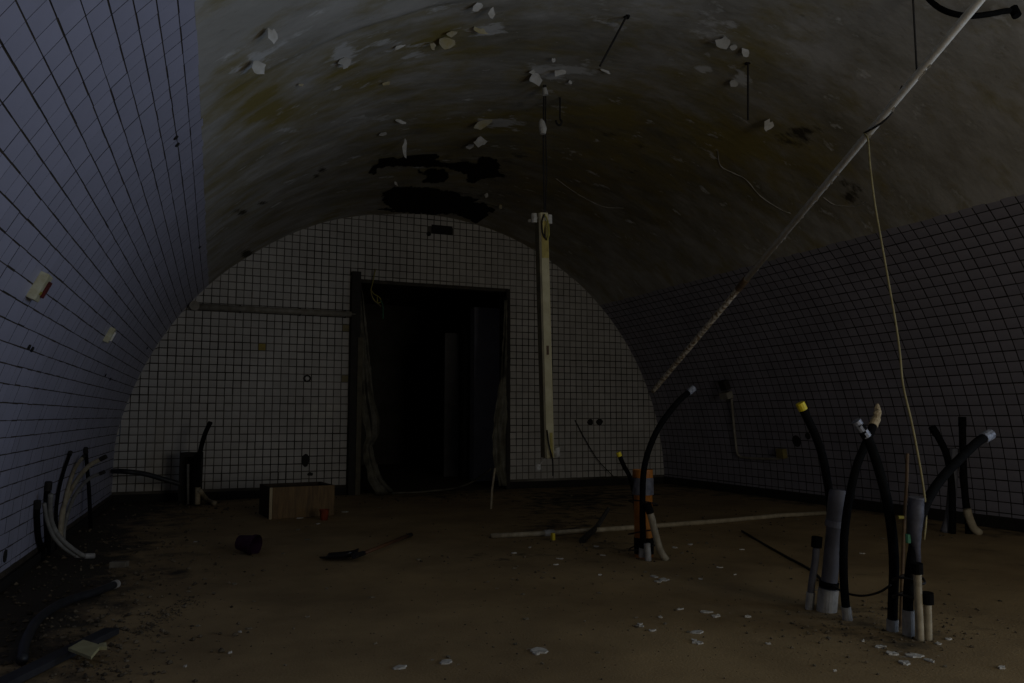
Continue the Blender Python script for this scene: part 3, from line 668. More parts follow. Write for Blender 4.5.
mb = MB(); mb.tube([at(543, 134, ld - .02), at(543, 129, ld - .02), at(541.5, 122, ld - .02), at(541, 119, ld - .02)], [.018, .026, .02, .008], 12); mb.build('connector', 'flake', lamp)
mb = MB(); mb.tube([at(545.5, 95, ld - .02), at(544.5, 88, ld - .02)], [.02, .014], 12); mb.build('connector', 'flake', lamp)

# long white tube hanging down from the vault
W = .040
def pdep(x): return W * F / np.interp(x, [653, 975], [5.6, 11.0])
pa, pb = at(975, 6, pdep(975)), at(653, 391, pdep(653)); pdir = unit(pa - pb)
t_ = 0
while True:
    q = pa + pdir * t_
    xr = q[0] - XC
    for _ in range(5): xr = q[0] - XC - float(shear(xr)) * (D - q[1])
    if math.hypot(xr, q[2] - ZC) > R - .03 or t_ > 4: break
    t_ += .01
ptop = pa + pdir * t_
pj = at(742, 283, pdep(742)); pj = pb + pdir * ((pj - pb) @ pdir)
tube = thing('hanging_conduit', pb, 'long white painted conduit slanting down from the vault across the room', 'conduit')
mb = MB(); mb.tube([ptop, pj], W / 2 * .80, 14); ut = mb.build('upper_tube', 'white_paint', tube, smooth=True)
mb = MB(); n = 40; mb.tube([pj + (pb - pj) * i / n for i in range(n + 1)], [W / 2 * (.78 + .1 * random.random()) for i in range(n + 1)], 14); tag(mb.build('lower_tube', 'flaky_paint', tube, smooth=True), 'mottled rusty lower length with peeling paint')
mb = MB(); mb.tube([pj - pdir * .05, pj + pdir * .05], W / 2 * 1.0, 14); mb.build('coupling', 'rusted', tube)
for i in range(16):
    c0 = pj + pdir * random.uniform(.15, 1.6) - np.array([0, 0, W / 2 * .75]); vs, fs = flake_mesh(.03, .018, .3, 300 + i)
    mb = MB(); mb.add([c0 + pdir * a_ + np.array([0, 0, -1]) * b_ * .6 + RT * c_ for a_, b_, c_ in vs], fs); mb.build('paint_curl', 'white_paint', ut)
def on_tube(x):
    d0 = pdep(x); lam = (pb + pdir * 0); 
    # point on the axis that projects to column x
    lo, hi = 0.0, float(np.linalg.norm(ptop - pb))
    for _ in range(50):
        m_ = (lo + hi) / 2
        if proj((pb + pdir * m_)[None])[0][0, 0] < x: lo = m_
        else: hi = m_
    return pb + pdir * lo
q = on_tube(917)
def to_vault(q):
    z = q[2]
    while True:
        xr = q[0] - XC
        for _ in range(5): xr = q[0] - XC - float(shear(xr)) * (D - q[1])
        if math.hypot(xr, z - ZC) > R - .006: return np.array([q[0], q[1], z])
        z += .005
mb = MB(); mb.tube([to_vault(q), q + np.array([0, 0, W / 2 * .8 - .003])], .004, 6)
tag(mb.build('hanger_wire', 'wire_dark'), 'thin dark wire holding up the slanting white conduit', 'wire')
# dark flex wound round the conduit, then the pale cord hanging free
q0 = on_tube(905); q1 = on_tube(868); pts = []
for i in range(25):
    s = i / 24; c0 = q0 + (q1 - q0) * s; g = 1.2 + s * 5.2; a_ = unit(np.cross(pdir, [0, 0, 1])); b_ = np.cross(a_, pdir)
    pts.append(c0 + (a_ * math.cos(g) + b_ * math.sin(g)) * (W / 2 * .8 + .003))
cord = thing('dangling_string', q1, 'thin pale cord wound round the white conduit and hanging to the black cables', 'cord')
mb = MB(); mb.tube(pts, .005, 6); mb.build('wound_end', 'wire_dark', cord, smooth=True)
dc = dep_of(q1); 
L = [(868, 140), (870, 165), (875, 205), (882, 245), (889, 285), (896, 325), (900, 355), (903, 385), (911, 420), (917, 450), (923, 485), (926, 515), (924, 540)]
mb = MB(); mb.tube(smooth([pts[-1]] + [at(x, y, dc + (2.85 - dc) * min(1, (i + 1) / 9)) for i, (x, y) in enumerate(L)], 4), .0042, 6); mb.build('cord', 'string', cord, smooth=True)
# looped black cable near the top right of the vault
e0, e1 = onside(922, -12, .01), onside(1016, 9, .01)
mb = MB(); mb.tube(smooth([e0, at(934, 4, 3.66), at(948, 12, 3.55), at(968, 16, 3.5), at(990, 14, 3.5), at(1006, 11, 3.55), e1], 6), .013, 10)
lc = thing('looped_cable', e0, 'thick black cable sagging in a loop under the vault', 'cable'); mb.build('sheath', 'black_cable', lc, smooth=True)
mb = MB(); mb.tube([at(1013, 8, 3.6), at(1017, 16, 3.58)], .02, 10); mb.build('end_clamp', 'black_cable', lc)

# ------------------------------------------------------------------ left wall fittings
def switch(px_, py_, w_, h_, label, rocker, rm):
    th, y = hit(px_, py_); P = surf(th, y, 0); nrm = np.array([-math.cos(th), 0, -math.sin(th)]); u = np.array([0, 1., 0]); v = np.cross(nrm, u) ; v = v if v[2] > 0 else -v
    t = thing('light_switch', P, label, 'switch')
    M = Matrix((u, v, nrm)).transposed()
    mb = MB(); mb.box(P + nrm * .014, (w_, h_, .032), M); hs = mb.build('housing', 'ivory_plastic', t, bevel=.005)
    mb = MB(); mb.box(P + nrm * .033 + (u * w_ * .2), (w_ * .34, h_ * .62, .014), M); mb.build('rocker', rm, hs, bevel=.004)
    mb = MB(); mb.box(P + nrm * .031 - (u * w_ * .22) - v * h_ * .2, (w_ * .2, h_ * .12, .006), M); mb.build('marker', rocker, hs)
    return t
switch(35.5, 285, .075, .105, 'ivory wall switch with dark red rocker on the blue-white tiles', 'wire_yellow', 'red_plastic')
switch(107, 334, .06, .095, 'smaller pale wall switch without any red, nearer the end wall', 'ivory_plastic', 'white_plastic')
for i, q in enumerate(((175, 137), (176.5, 144), (28, 347), (31, 349), (199.5, 247), (105, 375), (110, 379), (147, 348), (4, 556))):
    P = onside(*q); th, y = hit(*q); nrm = np.array([-math.cos(th), 0, -math.sin(th)]); r = .012 if q[1] < 500 else .03
    mb = MB(); mb.tube([P - nrm * .004, P + nrm * .006], r, 8); mb.build('screw_hole', 'soot_and_hole_shade', wl)  # solid black disc, the dark of a screw hole painted on
# conduits bunched at the foot of the left wall
G2 = 'bent conduits at the foot of the left wall'
def side_dep(x, y):
    th, yy = hit(x, y); return dep_of(surf(th, yy))
def atw(x, y, dep): return at(x, y, min(dep, side_dep(x, y) - .09))
def c4(L): return [(x / 4.267, 440 + y / 4.267) for x, y in L]
bunch = [
 ([(355, 72), (320, 120), (295, 190), (278, 260), (268, 330), (262, 380)], .012, 5.25, 'cream_conduit', 'short cream conduit curving up inside the bunch by the left wall'),
 ([(445, 74), (380, 110), (330, 170), (290, 240), (268, 300), (258, 375)], .0145, 5.05, 'cream_conduit', 'long cream conduit with yellow-ringed end arching from the bunch by the left wall'),
 ([(440, 138), (380, 165), (330, 220), (300, 280), (285, 330), (274, 380)], .0115, 4.95, 'conduit_grey', 'grey conduit arching below the cream ones by the left wall'),
]
for L, r, dp, m, lab in bunch:
    P = [atw(x, y, dp) for x, y in c4(L)]; ft = P[-1].copy(); ft[2] = .0
    cable('conduit', P + [ft], r, lab, 'conduit', G2, tip='frame_dark', m=m, tip_r=1.05)
for L, r, m, lab in (([(216, 232), (214, 300), (226, 365), (262, 422), (312, 466), (360, 494), (402, 506)], .0125, 'conduit_grey', 'grey conduit sweeping from the wall foot out onto the floor'),
                     ([(188, 270), (200, 340), (228, 410), (270, 457), (320, 490), (356, 508)], .0105, 'conduit_grey', 'thinner grey conduit sweeping beneath its neighbour onto the floor')):
    q = c4(L); fd = dep_of(flr(*q[-1])); n = len(q)
    P = [atw(x, y, 4.1 + (fd - .02 - 4.1) * (i / (n - 1))) for i, (x, y) in enumerate(q)]; P[-1][2] = max(P[-1][2], .018)
    cable('conduit', P, r, lab, 'conduit', G2, m=m, sleeve=.05, sleeve_m='pvc_collar')
for L, r, dp, lab in (([(300, 55), (270, 140), (250, 220), (240, 300), (240, 390)], .010, 5.3, 'black corrugated duct standing behind the bent conduits'), ([(365, 40), (372, 120), (380, 220), (385, 330), (388, 400)], .013, 5.5, 'thick black duct standing upright behind the bent conduits'), ([(205, 190), (200, 260), (200, 330), (205, 430)], .016, 4.85, 'stout black stub pipe in front of the bent conduits'), ([(160, 270), (158, 330), (165, 420), (180, 470)], .014, 4.7, 'short black stub pipe leaning on the left wall')):
    P = [atw(x, y, dp) for x, y in c4(L)]; ft = P[-1].copy(); ft[2] = 0
    cable('black_duct', P + [ft], r, lab, 'duct', 'black ducts by the left wall', tip='frame_dark', tip_r=1.25)

# ------------------------------------------------------------------ floor pipes right of centre
def c2(L): return [(780 + x / 2.332, 390 + y / 2.332) for x, y in L]
def c3(L): return [(560 + x / 2.969, 370 + y / 2.969) for x, y in L]
# orange pipe
od = dep_of(flr(645, 557))
P0 = flr(644, 557); zt = at(644, 470, od)[2]
op = thing('orange_pipe', P0, 'upright orange plastic drain pipe wrapped with grey tape', 'pipe')
mb = MB(); r = .052
prof = [(0, r), (zt - .10, r), (zt - .095, r * 1.10), (zt, r * 1.10)]
mb.tube([P0 + [0, 0, z] for z, _ in prof], [q for _, q in prof], 24, caps=False); mb.tube([P0 + [0, 0, zt], P0 + [0, 0, zt - .25]], r * .95, 24, caps=False); mb.build('pipe', 'orange_pvc', op, smooth=True)
mb = MB(); mb.tube([P0 + [0, 0, zt - .14], P0 + [0, 0, zt - .045]], r * 1.16, 24, caps=False); mb.build('tape_band', 'tape', op, smooth=True)
mb = MB(); mb.tube([P0 + [0, 0, .02], P0 + [0, 0, .11]], r * 1.05, 24, caps=False); mb.build('foot_wrap', 'black_cable', op, smooth=True)
for z in (.06, .14, .30):
    mb = MB(); mb.tube([P0 + np.array([math.cos(g) * (r + .03), math.sin(g) * (r + .03), z + .02 * math.cos(g + z * 9)]) for g in np.linspace(0, 2 * math.pi, 24)], .004, 6); mb.build('tie_wire', 'wire_dark', op, smooth=True)
L = c3([(392, 58), (350, 95), (300, 160), (270, 220), (252, 280), (246, 340), (245, 420), (246, 490), (244, 555)])
cable('cable', onp(L, od - .085, [.15, .1, .05, .02, 0, 0, 0, 0, 0]), .0165, 'black cable strapped to the orange pipe, bowing high to one side', group=G1, tip='silver', sleeve=.05)
L = c3([(175, 250), (190, 285), (208, 320), (222, 380), (228, 460), (232, 550)])
cable('cable', onp(L, od - .02, [0, 0, .03, .08, .09, .09]), .0125, 'short black cable with yellow tip leaning away from the orange pipe', group=G1, tip='yellow', tip_len=1.0)
L = c3([(262, 405), (272, 440), (288, 505), (300, 540), (316, 570)])
P = onp(L, od - .12); P[-1][2] = .005
cable('conduit', P, .019, 'whitish conduit slanting out at the foot of the orange pipe', 'conduit', 'pale conduits rising out of the floor', tip='black_cable', m='cream_conduit')
L = c3([(258, 515), (260, 540), (262, 567)]); P = onp(L, od - .13); P[-1][2] = 0
cable('conduit', P, .018, 'very short whitish conduit stump at the foot of the orange pipe', 'conduit', 'pale conduits rising out of the floor', m='pvc_collar')

# grey pipe
Pg = flr(*c2([(108, 516)])[0]); gd = dep_of(Pg); Pt = at(*c2([(136, 233)])[0], gd + .02)
gp = thing('grey_pipe', Pg, 'tall grey plastic pipe with socket collar leaning slightly', 'pipe')
ax = unit(Pt - Pg); ll = np.linalg.norm(Pt - Pg); r = .0315
mb = MB(); pr = [(0, r), (ll - .14, r), (ll - .135, r * 1.14), (ll, r * 1.14)]; mb.tube([Pg + ax * a_ for a_, _ in pr], [b_ for _, b_ in pr], 22, caps=False); mb.tube([Pg + ax * ll, Pg + ax * (ll - .2)], r * .98, 22); mb.build('pipe', 'grey_pvc', gp, smooth=True)
mb = MB(); mb.tube([Pg + ax * (ll - .15), Pg + ax * (ll - .125)], r * 1.22, 22); mb.build('socket_ring', 'tape', gp)
mb = MB(); mb.tube([Pg - [0, 0, .01], Pg + ax * .09], r * 1.25, 22); mb.build('floor_sleeve', 'pvc_collar', gp)
mb = MB(); mb.tube([Pg + ax * .095, Pg + ax * .12], r * 1.2, 22); mb.build('strap', 'black_cable', gp)
L = c2([(50, 38), (62, 62), (80, 100), (98, 150), (109, 205), (115, 245), (118, 300), (112, 400), (107, 500)])
P = onp(L, gd + .01, [0, 0, 0, 0, 0, .05, .07, .06, .05]); P[-1][2] = 0
cable('cable', P, .0165, 'black cable with bright yellow tip rising from behind the grey pipe', group=G1, tip='yellow', tip_len=1.0)
L = c2([(86, 350), (82, 400), (74, 450), (68, 505)]); P = onp(L, gd + .03); P[-1][2] = 0
cable('stub_pipe', P, .0145, 'slim grey stub pipe with black cap beside the grey pipe', 'pipe', tip='black_cable', m='grey_pvc', sleeve=.07, tip_r=1.5)
L = c2([(60, 350), (72, 355)])
# free-standing cables B, C, D
def foot(q): return dep_of(flr(*q))
q = c2([(158, 538)])[0]; d0 = foot(q)
L = c2([(222, 72), (215, 88), (198, 130), (178, 180), (160, 260), (150, 340), (148, 420), (152, 490), (158, 538)])
t = cable('cable', onp(L, d0, [.1, .08, .06, .04, .02, 0, 0, 0, 0]), .0155, 'black cable with frayed beige end crossing the silver-tipped one', group=G1, sleeve=.055, tip='frayed')
e = at(*c2([(226, 52)])[0], d0 + .1)
for i in range(5):
    dd = np.array([random.uniform(-.014, .014), random.uniform(-.014, .014), random.uniform(.0, .028)])
    mb = MB(); mb.tube([e - [0, 0, .03], e + dd * .6, e + dd * 1.2], [.009, .012, .005], 8); mb.build('frayed_strand', 'frayed', t)
q = c2([(262, 563)])[0]; d1 = foot(q)
L = c2([(183, 80), (195, 98), (212, 130), (232, 190), (250, 260), (262, 340), (266, 420), (263, 500), (262, 563)])
cable('cable', onp(L, d1, [.05, .05, .05, .03, .02, 0, 0, 0, 0]), .0175, 'black cable with silver-wrapped end leaning across the frayed one', group=G1, tip='silver', tip_len=3.2, sleeve=.045, tip_r=1.0)
q = c2([(300, 571)])[0]; d2 = foot(q)
L = c2([(486, 106), (460, 122), (420, 160), (378, 205), (345, 255), (324, 310), (308, 390), (299, 480), (300, 571)])
cable('cable', onp(L, d2 - .02, [.3, .26, .2, .14, .08, .02, 0, 0, 0]), .0175, 'black cable with torn silver end bowing far out towards the tiled wall', group=G1, tip='silver', tip_len=2.2, sleeve=.09, sleeve_m='pvc_collar', tip_r=1.2)
# grey flat duct and cream conduits
q = c2([(326, 585)])[0]; d3 = foot(q)
L = c2([(320, 412), (322, 480), (325, 540), (327, 585)]); P = onp(L, d3); P[-1][2] = 0
cable('conduit', P, .0135, 'tall cream conduit with black clamp near the bowed cable', 'conduit', 'pale conduits rising out of the floor', tip='black_cable', tip_len=1.8, m='cream_conduit', tip_r=1.4)
q = c2([(346, 585)])[0]; d4 = foot(q)
L = c2([(344, 480), (345, 520), (346, 555), (346, 585)]); P = onp(L, d4); P[-1][2] = 0
cable('conduit', P, .0125, 'shorter cream conduit with knotted black top', 'conduit', 'pale conduits rising out of the floor', tip='black_cable', tip_len=2.2, m='cream_conduit', tip_r=1.6)
fd = thing('grey_sheath', at(*c2([(318, 400)])[0], d3), 'split grey plastic sheath stuck on the tall cream conduit', 'sheath')
L = c2([(318, 252), (316, 290), (313, 335), (318, 370), (320, 408)])
mb = MB(); mb.tube(onp(L, d3 + .05), [.026, .028, .024, .014, .013], 14); mb.build('tube', 'sheath', fd, smooth=True)
mb = MB(); mb.tube(onp(c2([(318, 250), (318, 262)]), d3 + .05), .026, 14); mb.build('rim', 'grey_pvc', fd)
L = c2([(297, 148), (295, 220), (290, 300), (286, 400), (283, 500), (282, 575)]); P = onp(L, d2 + .10); P[-1][2] = 0
mb = MB(); mb.tube(smooth(P, 4), .006, 8); tag(mb.build('thin_rod', 'rusted'), 'thin brown rod standing between the black cables', 'rod')
bw = thing('binding_wire', at(*c2([(262, 450)])[0], d1), 'thin black wire looped between the cables and the grey pipe', 'wire')
mb = MB(); mb.tube(smooth([at(*q_, dd_) for q_, dd_ in zip(c2([(122, 455), (150, 472), (190, 480), (230, 472), (258, 455)]), np.linspace(gd - .03, d1 - .02, 5))], 5), .0045, 6); mb.build('wire', 'wire_dark', bw, smooth=True)
for z_, (q_, d_) in zip((.26, .33), ((c2([(300, 480)])[0], d2), (c2([(300, 440)])[0], d2))):
    c0 = at(*q_, d_); mb = MB(); mb.tube([c0 + RT * math.cos(g) * .052 + np.array([FW[0], FW[1], 0]) * math.sin(g) * .05 + np.array([0, 0, .01 * math.sin(2 * g)]) for g in np.linspace(0, 2 * math.pi, 28)], .0045, 6); mb.build('wire', 'wire_dark', bw, smooth=True)
mb = MB(); mb.tube([at(*q_, d2 - .03) for q_ in c2([(276, 297), (288, 297)])], .006, 8)
mb.build('yellow_tie', 'wire_yellow', bw)
mb = MB(); mb.tube([at(*q_, d2 - .03) for q_ in c2([(298, 336), (299, 356)])], .009, 8); mb.build('green_tie', 'wire_green', bw)
# cable group farther back by the right wall
q = c2([(398, 335)])[0]; d5 = foot(q)
for L, r, m, lab, cat_, tip in (([(358, 92), (372, 115), (388, 150), (398, 200), (402, 260), (402, 335)], .022, 'black_cable', 'bent black cable in the cluster nearest the tiled side wall', 'cable', 'black_cable'),
                 ([(425, 70), (426, 120), (428, 190), (432, 250), (438, 290), (440, 330)], .022, 'black_cable', 'straight black cable in the cluster nearest the tiled side wall', 'cable', 'black_cable')):
    P = onp(c2(L), d5); P[-1][2] = 0
    cable('cable', P, r, lab, cat_, G1, tip=tip, m=m)
P = onp(c2([(436, 278), (442, 300), (452, 322), (466, 341)]), d5 - .05); P[-1][2] = .01
cable('conduit', P, .026, 'pale conduit elbow in the cluster nearest the tiled side wall', 'conduit', 'pale conduits rising out of the floor', m='cream_conduit')
P = onp(c2([(404, 145), (403, 210), (396, 290), (384, 334)]), d5 + .05); P[-1][2] = 0
cable('stub_pipe', P, .03, 'dark grey upright pipe in the cluster nearest the tiled side wall', 'pipe', m='grey_pvc', tip='grey_pvc')

# conduit and sockets on the right wall
wc = thing('wall_conduit', onside(735, 400), 'thin metal conduit running down the tiled side wall to a yellow box', 'conduit')
mb = MB(); mb.tube(smooth([onside(733, 398, .02), onside(735, 420, .02), onside(738, 445, .02), onside(740, 455, .02), onside(748, 457.5, .02), onside(765, 458.5, .02), onside(781, 458, .02)], 4), .013, 8); mb.build('tube', 'pipe_metal', wc, smooth=True)
def sidebox(px_, py_, w_, h_, t_h, m, name, par):
    th, y = hit(px_, py_); P = surf(th, y, 0); nrm = np.array([-math.cos(th), 0, -math.sin(th)]); u = np.array([0, 1., 0]); v = np.cross(nrm, u)
    M = Matrix((u, v, nrm)).transposed(); mb = MB(); mb.box(P + nrm * t_h / 2, (w_, h_, t_h), M); return mb.build(name, m, par, bevel=.005)
sidebox(727, 384, .10, .10, .06, 'frame_dark', 'switch_box', wc); sidebox(729, 394, .13, .07, .075, 'pipe_metal', 'switch_cover', wc)
sidebox(784, 453, .10, .09, .05, 'tile_ochre', 'junction_box', wc)
for q_, r in (((797, 441), .055), ((808, 436), .032)):
    th, y = hit(*q_); P = surf(th, y, 0); nrm = np.array([-math.cos(th), 0, -math.sin(th)])
    mb = MB(); mb.tube([P - nrm * .004, P + nrm * .004], r, 12); tag(mb.build('socket_hole', 'soot_and_hole_shade', wr), 'round black socket hole in the tiles')  # no recess here: the socket's inner shade is put into the disc colour

# ------------------------------------------------------------------ things lying on the floor
# white tube across the floor
tp = [flr(x, y, .018) for x, y in ((491, 536), (544, 533.5), (640, 527), (720, 521), (780, 515.5), (826, 513))]
ft = thing('floor_conduit', tp[0], 'long whitish conduit lying across the floor behind the pipes', 'conduit')
mb = MB(); mb.tube(tp, .017, 10); mb.build('tube', 'cream_conduit', ft, smooth=True)
for c0, c1 in ((tp[1], tp[2]),): mb = MB(); mb.tube([c0, c0 + unit(c1 - c0) * .07], .023, 12); mb.build('coupling', 'pvc_collar', ft)
mb = MB(); mb.box(flr(553, 537, .02), (.02, .03, .05)); mb.build('clip', 'yellow', ft, bevel=.003)
mb = MB(); mb.tube([flr(582, 541, .015), at(597, 527, 5.4), at(609, 508, 5.45)], [.02, .018, .014], 8)
tag(mb.build('black_stick', 'frame_dark'), 'charred stick leaning over the whitish floor conduit', 'stick')
mb = MB(); mb.tube(smooth([flr(x, y, .006) for x, y in ((742, 531), (762, 543), (785, 556), (812, 571), (828, 588))], 5), .007, 6)
tag(mb.build('floor_wire', 'wire_dark'), 'thin dark wire trailing over the floor to the grey pipe', 'wire')
mb = MB(); sd = dep_of(flr(491, 509)); mb.tube([flr(491, 509), at(492, 490, sd + .03), at(495, 468, sd + .1)], .010, 8)
tag(mb.build('thin_stick', 'cream_conduit'), 'thin pale stick leaning beside the right door jamb', 'stick')

# wooden crate
a, b = flr(269.5, 519.5), flr(334, 515.5); wv = unit(b - a); nv = np.array([-wv[1], wv[0], 0]); nv = nv if nv[1] > 0 else -nv
cw = np.linalg.norm(b - a); hgt = at(270, 488, dep_of(a))[2]; dpth = .40; MC = Matrix((wv, nv, (0, 0, 1))).transposed()
cr_a, cr_w, cr_n, cr_c = a.copy(), wv.copy(), nv.copy(), float(cw)
crate = thing('wooden_crate', (a + b) / 2, 'open brown wooden drawer box standing in front of the end wall', 'crate')
t_ = .016
def cb(name, u, v, z, su, sv, sz, m): mb = MB(); mb.box(a + wv * u + nv * v + np.array([0, 0, z]), (su, sv, sz), MC); return mb.build(name, m, crate, bevel=.0025)
cb('front_panel', cw / 2 + .01, t_ / 2, hgt / 2, cw - .02, t_, hgt, 'wood')
cb('back_panel', cw / 2, dpth - t_ / 2, hgt / 2, cw, t_, hgt, 'wood_dark')
cb('side_panel', t_ / 2, dpth / 2, hgt / 2, t_, dpth - 2 * t_, hgt, 'wood_dark')
cb('side_panel', cw - t_ / 2, dpth / 2, hgt / 2, t_, dpth - 2 * t_, hgt, 'wood_dark')
cb('bottom', cw / 2, dpth / 2, .012, cw - 2 * t_, dpth - 2 * t_, .012, 'wood_dark')
cb('corner_edge', .006, .006, hgt / 2, .022, .020, hgt, 'wood_edge')
# red cup
rc = flr(324, 520); cup = thing('red_cup', rc, 'small red plastic cup standing at the crate corner', 'cup')
mb = MB(); prof = [(.0, .026), (.003, .028), (.075, .036), (.078, .037)]; mb.tube([rc + [0, 0, z] for z, _ in prof], [q for _, q in prof], 18, caps=False); mb.tube([rc + [0, 0, .078], rc + [0, 0, .006]], [.034, .025], 18, caps=False); mb.add([rc + [math.cos(g) * .026, math.sin(g) * .026, .002] for g in np.linspace(0, 2 * math.pi, 18, endpoint=False)], [tuple(range(18))]); mb.build('body', 'red_cup', cup, smooth=True)
mb = MB(); mb.tube([rc + np.array([math.cos(g) * .037, math.sin(g) * .037, .078]) for g in np.linspace(0, 2 * math.pi, 25)], .0025, 6); mb.build('rim', 'red_cup', cup, smooth=True)
# purple pot lying on its side
pc0 = flr(249, 554); ax = unit(np.array([-RT[0] * .9, -RT[1] * .9, .12]) + np.array([FW[0], FW[1], 0]) * .25); r1, r2 = .056, .041; 
cc0 = pc0 + [0, 0, r1 * .98] - ax * -.0
pot = thing('purple_pot', pc0, 'dark purple flower pot tipped over on the open floor', 'pot')
mb = MB(); e0_, e1_ = cc0 - ax * .045, cc0 + ax * .068
mb.tube([e0_, e0_ + ax * .018, e0_ + ax * .018, e1_], [r1 * 1.1, r1 * 1.1, r1, r2], 22, caps=False); mb.tube([e0_, e1_ - ax * .006], [r1 * 1.02, r2 * .93], 22, caps=False)
mb.build('wall', 'purple', pot, smooth=False)
mb = MB(); mb.tube([e1_ - ax * .008, e1_], r2, 22); mb.build('bottom', 'purple', pot)
# dustpan shovel
a, b = flr(356, 558, .02), flr(411, 534.5, .02); hd = unit((b - a) * [1, 1, 0]); sd_ = np.array([-hd[1], hd[0], 0])
sh = thing('hand_shovel', flr(340, 561), 'black hand shovel with reddish wooden handle lying on the floor', 'shovel')
bl = []
nU, nV = 9, 9
c_near, c_far = flr(324, 558, .006), flr(355, 558, .012)
axd = unit((c_far - c_near) * [1, 1, 0]); axs = np.array([-axd[1], axd[0], 0]); ln = np.linalg.norm(c_far - c_near)
mb = MB(); vs = []
for i in range(nU):
    for j in range(nV):
        u = i / (nU - 1); v = j / (nV - 1) * 2 - 1; wd = .085 * (1 - .35 * u ** 2 - .25 * (1 - u) ** 3)
        z = .006 + .03 * abs(v) ** 3 * (.5 + .5 * u) + .018 * u ** 4
        vs.append(c_near * [1, 1, 0] + axd * ln * u + axs * wd * v + np.array([0, 0, z]))
mb.add(vs, [(i * nV + j, (i + 1) * nV + j, (i + 1) * nV + j + 1, i * nV + j + 1) for i in range(nU - 1) for j in range(nV - 1)])
o = mb.build('blade', 'black_rubber', sh, smooth=True); md = o.modifiers.new('thick', 'SOLIDIFY'); md.thickness = .004
mb = MB(); mb.tube([a - hd * .03 + [0, 0, .015], a + (b - a) * .12 + [0, 0, .008]], [.016, .013], 10); mb.build('ferrule', 'black_rubber', sh)
mb = MB(); mb.tube([a + (b - a) * .10 + [0, 0, .008], a + (b - a) * .93], [.010, .012], 10); mb.build('handle', 'handle_red', sh, smooth=True)
mb = MB(); mb.tube([a + (b - a) * .92, b], .013, 10); mb.build('grip_end', 'black_rubber', sh)
# foreground left: hose, plank, board, stone
cable('floor_hose', [flr(x, y, .02) for x, y in ((115, 584.5), (95, 592), (72, 599), (52, 608.5), (36, 622), (25, 643), (22, 660))], .017, 'dark grey hose curling over the dirt by the left wall', 'hose', tip='pvc_collar', tip_len=.6, m='hose')
a, b = flr(112, 632, .01), flr(-6, 690, .01); wv = unit(b - a); nv = np.array([-wv[1], wv[0], 0])
mb = MB(); mb.box((a + b) / 2 + [0, 0, .005], (np.linalg.norm(b - a), .055, .022), Matrix((wv, nv, (0, 0, 1))).transposed())
pk_a, pk_w, pk_n, pk_l = a.copy(), wv.copy(), nv.copy(), float(np.linalg.norm(b - a))
tag(mb.build('plank', 'plank', bevel=.003), 'narrow dark plank lying under the pale board', 'plank')
cs = [flr(68, 651, .03), flr(83, 642.5, .03), flr(101, 648, .035), flr(91, 660, .03)]
mb = MB(); mb.add(cs + [c + np.array([0, 0, .010]) for c in cs], [(0, 1, 2, 3), (4, 7, 6, 5), (0, 4, 5, 1), (1, 5, 6, 2), (2, 6, 7, 3), (3, 7, 4, 0)])
bd = mb.build('pale_board', 'board_pale', bevel=.002); tag(bd, 'pale yellowish square tile piece lying on the dark plank', 'board')
cs2 = [flr(100, 650, .034), flr(99, 646.5, .034), flr(106, 645, .04), flr(107, 650, .034)]
mb = MB(); mb.add(cs2 + [c + np.array([0, 0, .010]) for c in cs2], [(0, 1, 2, 3), (4, 7, 6, 5), (0, 4, 5, 1), (1, 5, 6, 2), (2, 6, 7, 3), (3, 7, 4, 0)])
mb.build('broken_corner', 'board_pale', bd)
a = flr(119, 567); mb = MB(); mb.box(a + [0, 0, .014], (.085, .045, .03), Matrix.Rotation(-.35, 3, 'Z')); tag(mb.build('stone_block', 'stone', bevel=.005), 'small grey stone block near the conduit ends', 'stone')

# fallen paint chips
def chip(px_, py_, wpx, label, m='chip', k=0, hgt=1.0, name='paint_chip'):
    P = flr(px_, py_); sc = F / dep_of(P); w_ = wpx / sc; rr = random.Random(k); n = 11
    P[2] = float(floor_z(P[0], P[1])) + .001
    ang = rr.uniform(0, 6.28); el = rr.uniform(.45, .95)
    ring = [(math.cos(t) * rr.uniform(.6, 1.1), el * math.sin(t) * rr.uniform(.6, 1.1)) for t in np.linspace(0, 2 * math.pi, n, endpoint=False)]
    ring = [(x * math.cos(ang) - y * math.sin(ang), x * math.sin(ang) + y * math.cos(ang)) for x, y in ring]
    vs = [P + np.array([x * w_ / 2, y * w_ / 2, .0]) for x, y in ring] + [P + np.array([x * w_ / 2 * .96, y * w_ / 2 * .96, (.002 + rr.uniform(0, .004)) * hgt]) for x, y in ring] + [P + np.array([0, 0, .004 * hgt])]
    fs = [(i, (i + 1) % n, n + (i + 1) % n, n + i) for i in range(n)] + [(n + i, n + (i + 1) % n, 2 * n) for i in range(n)] + [tuple(range(n))[::-1]]
    mb = MB(); mb.add(vs, fs); return tag(mb.build(name, m), label, 'paint chip', 'fallen paint chips on the floor')
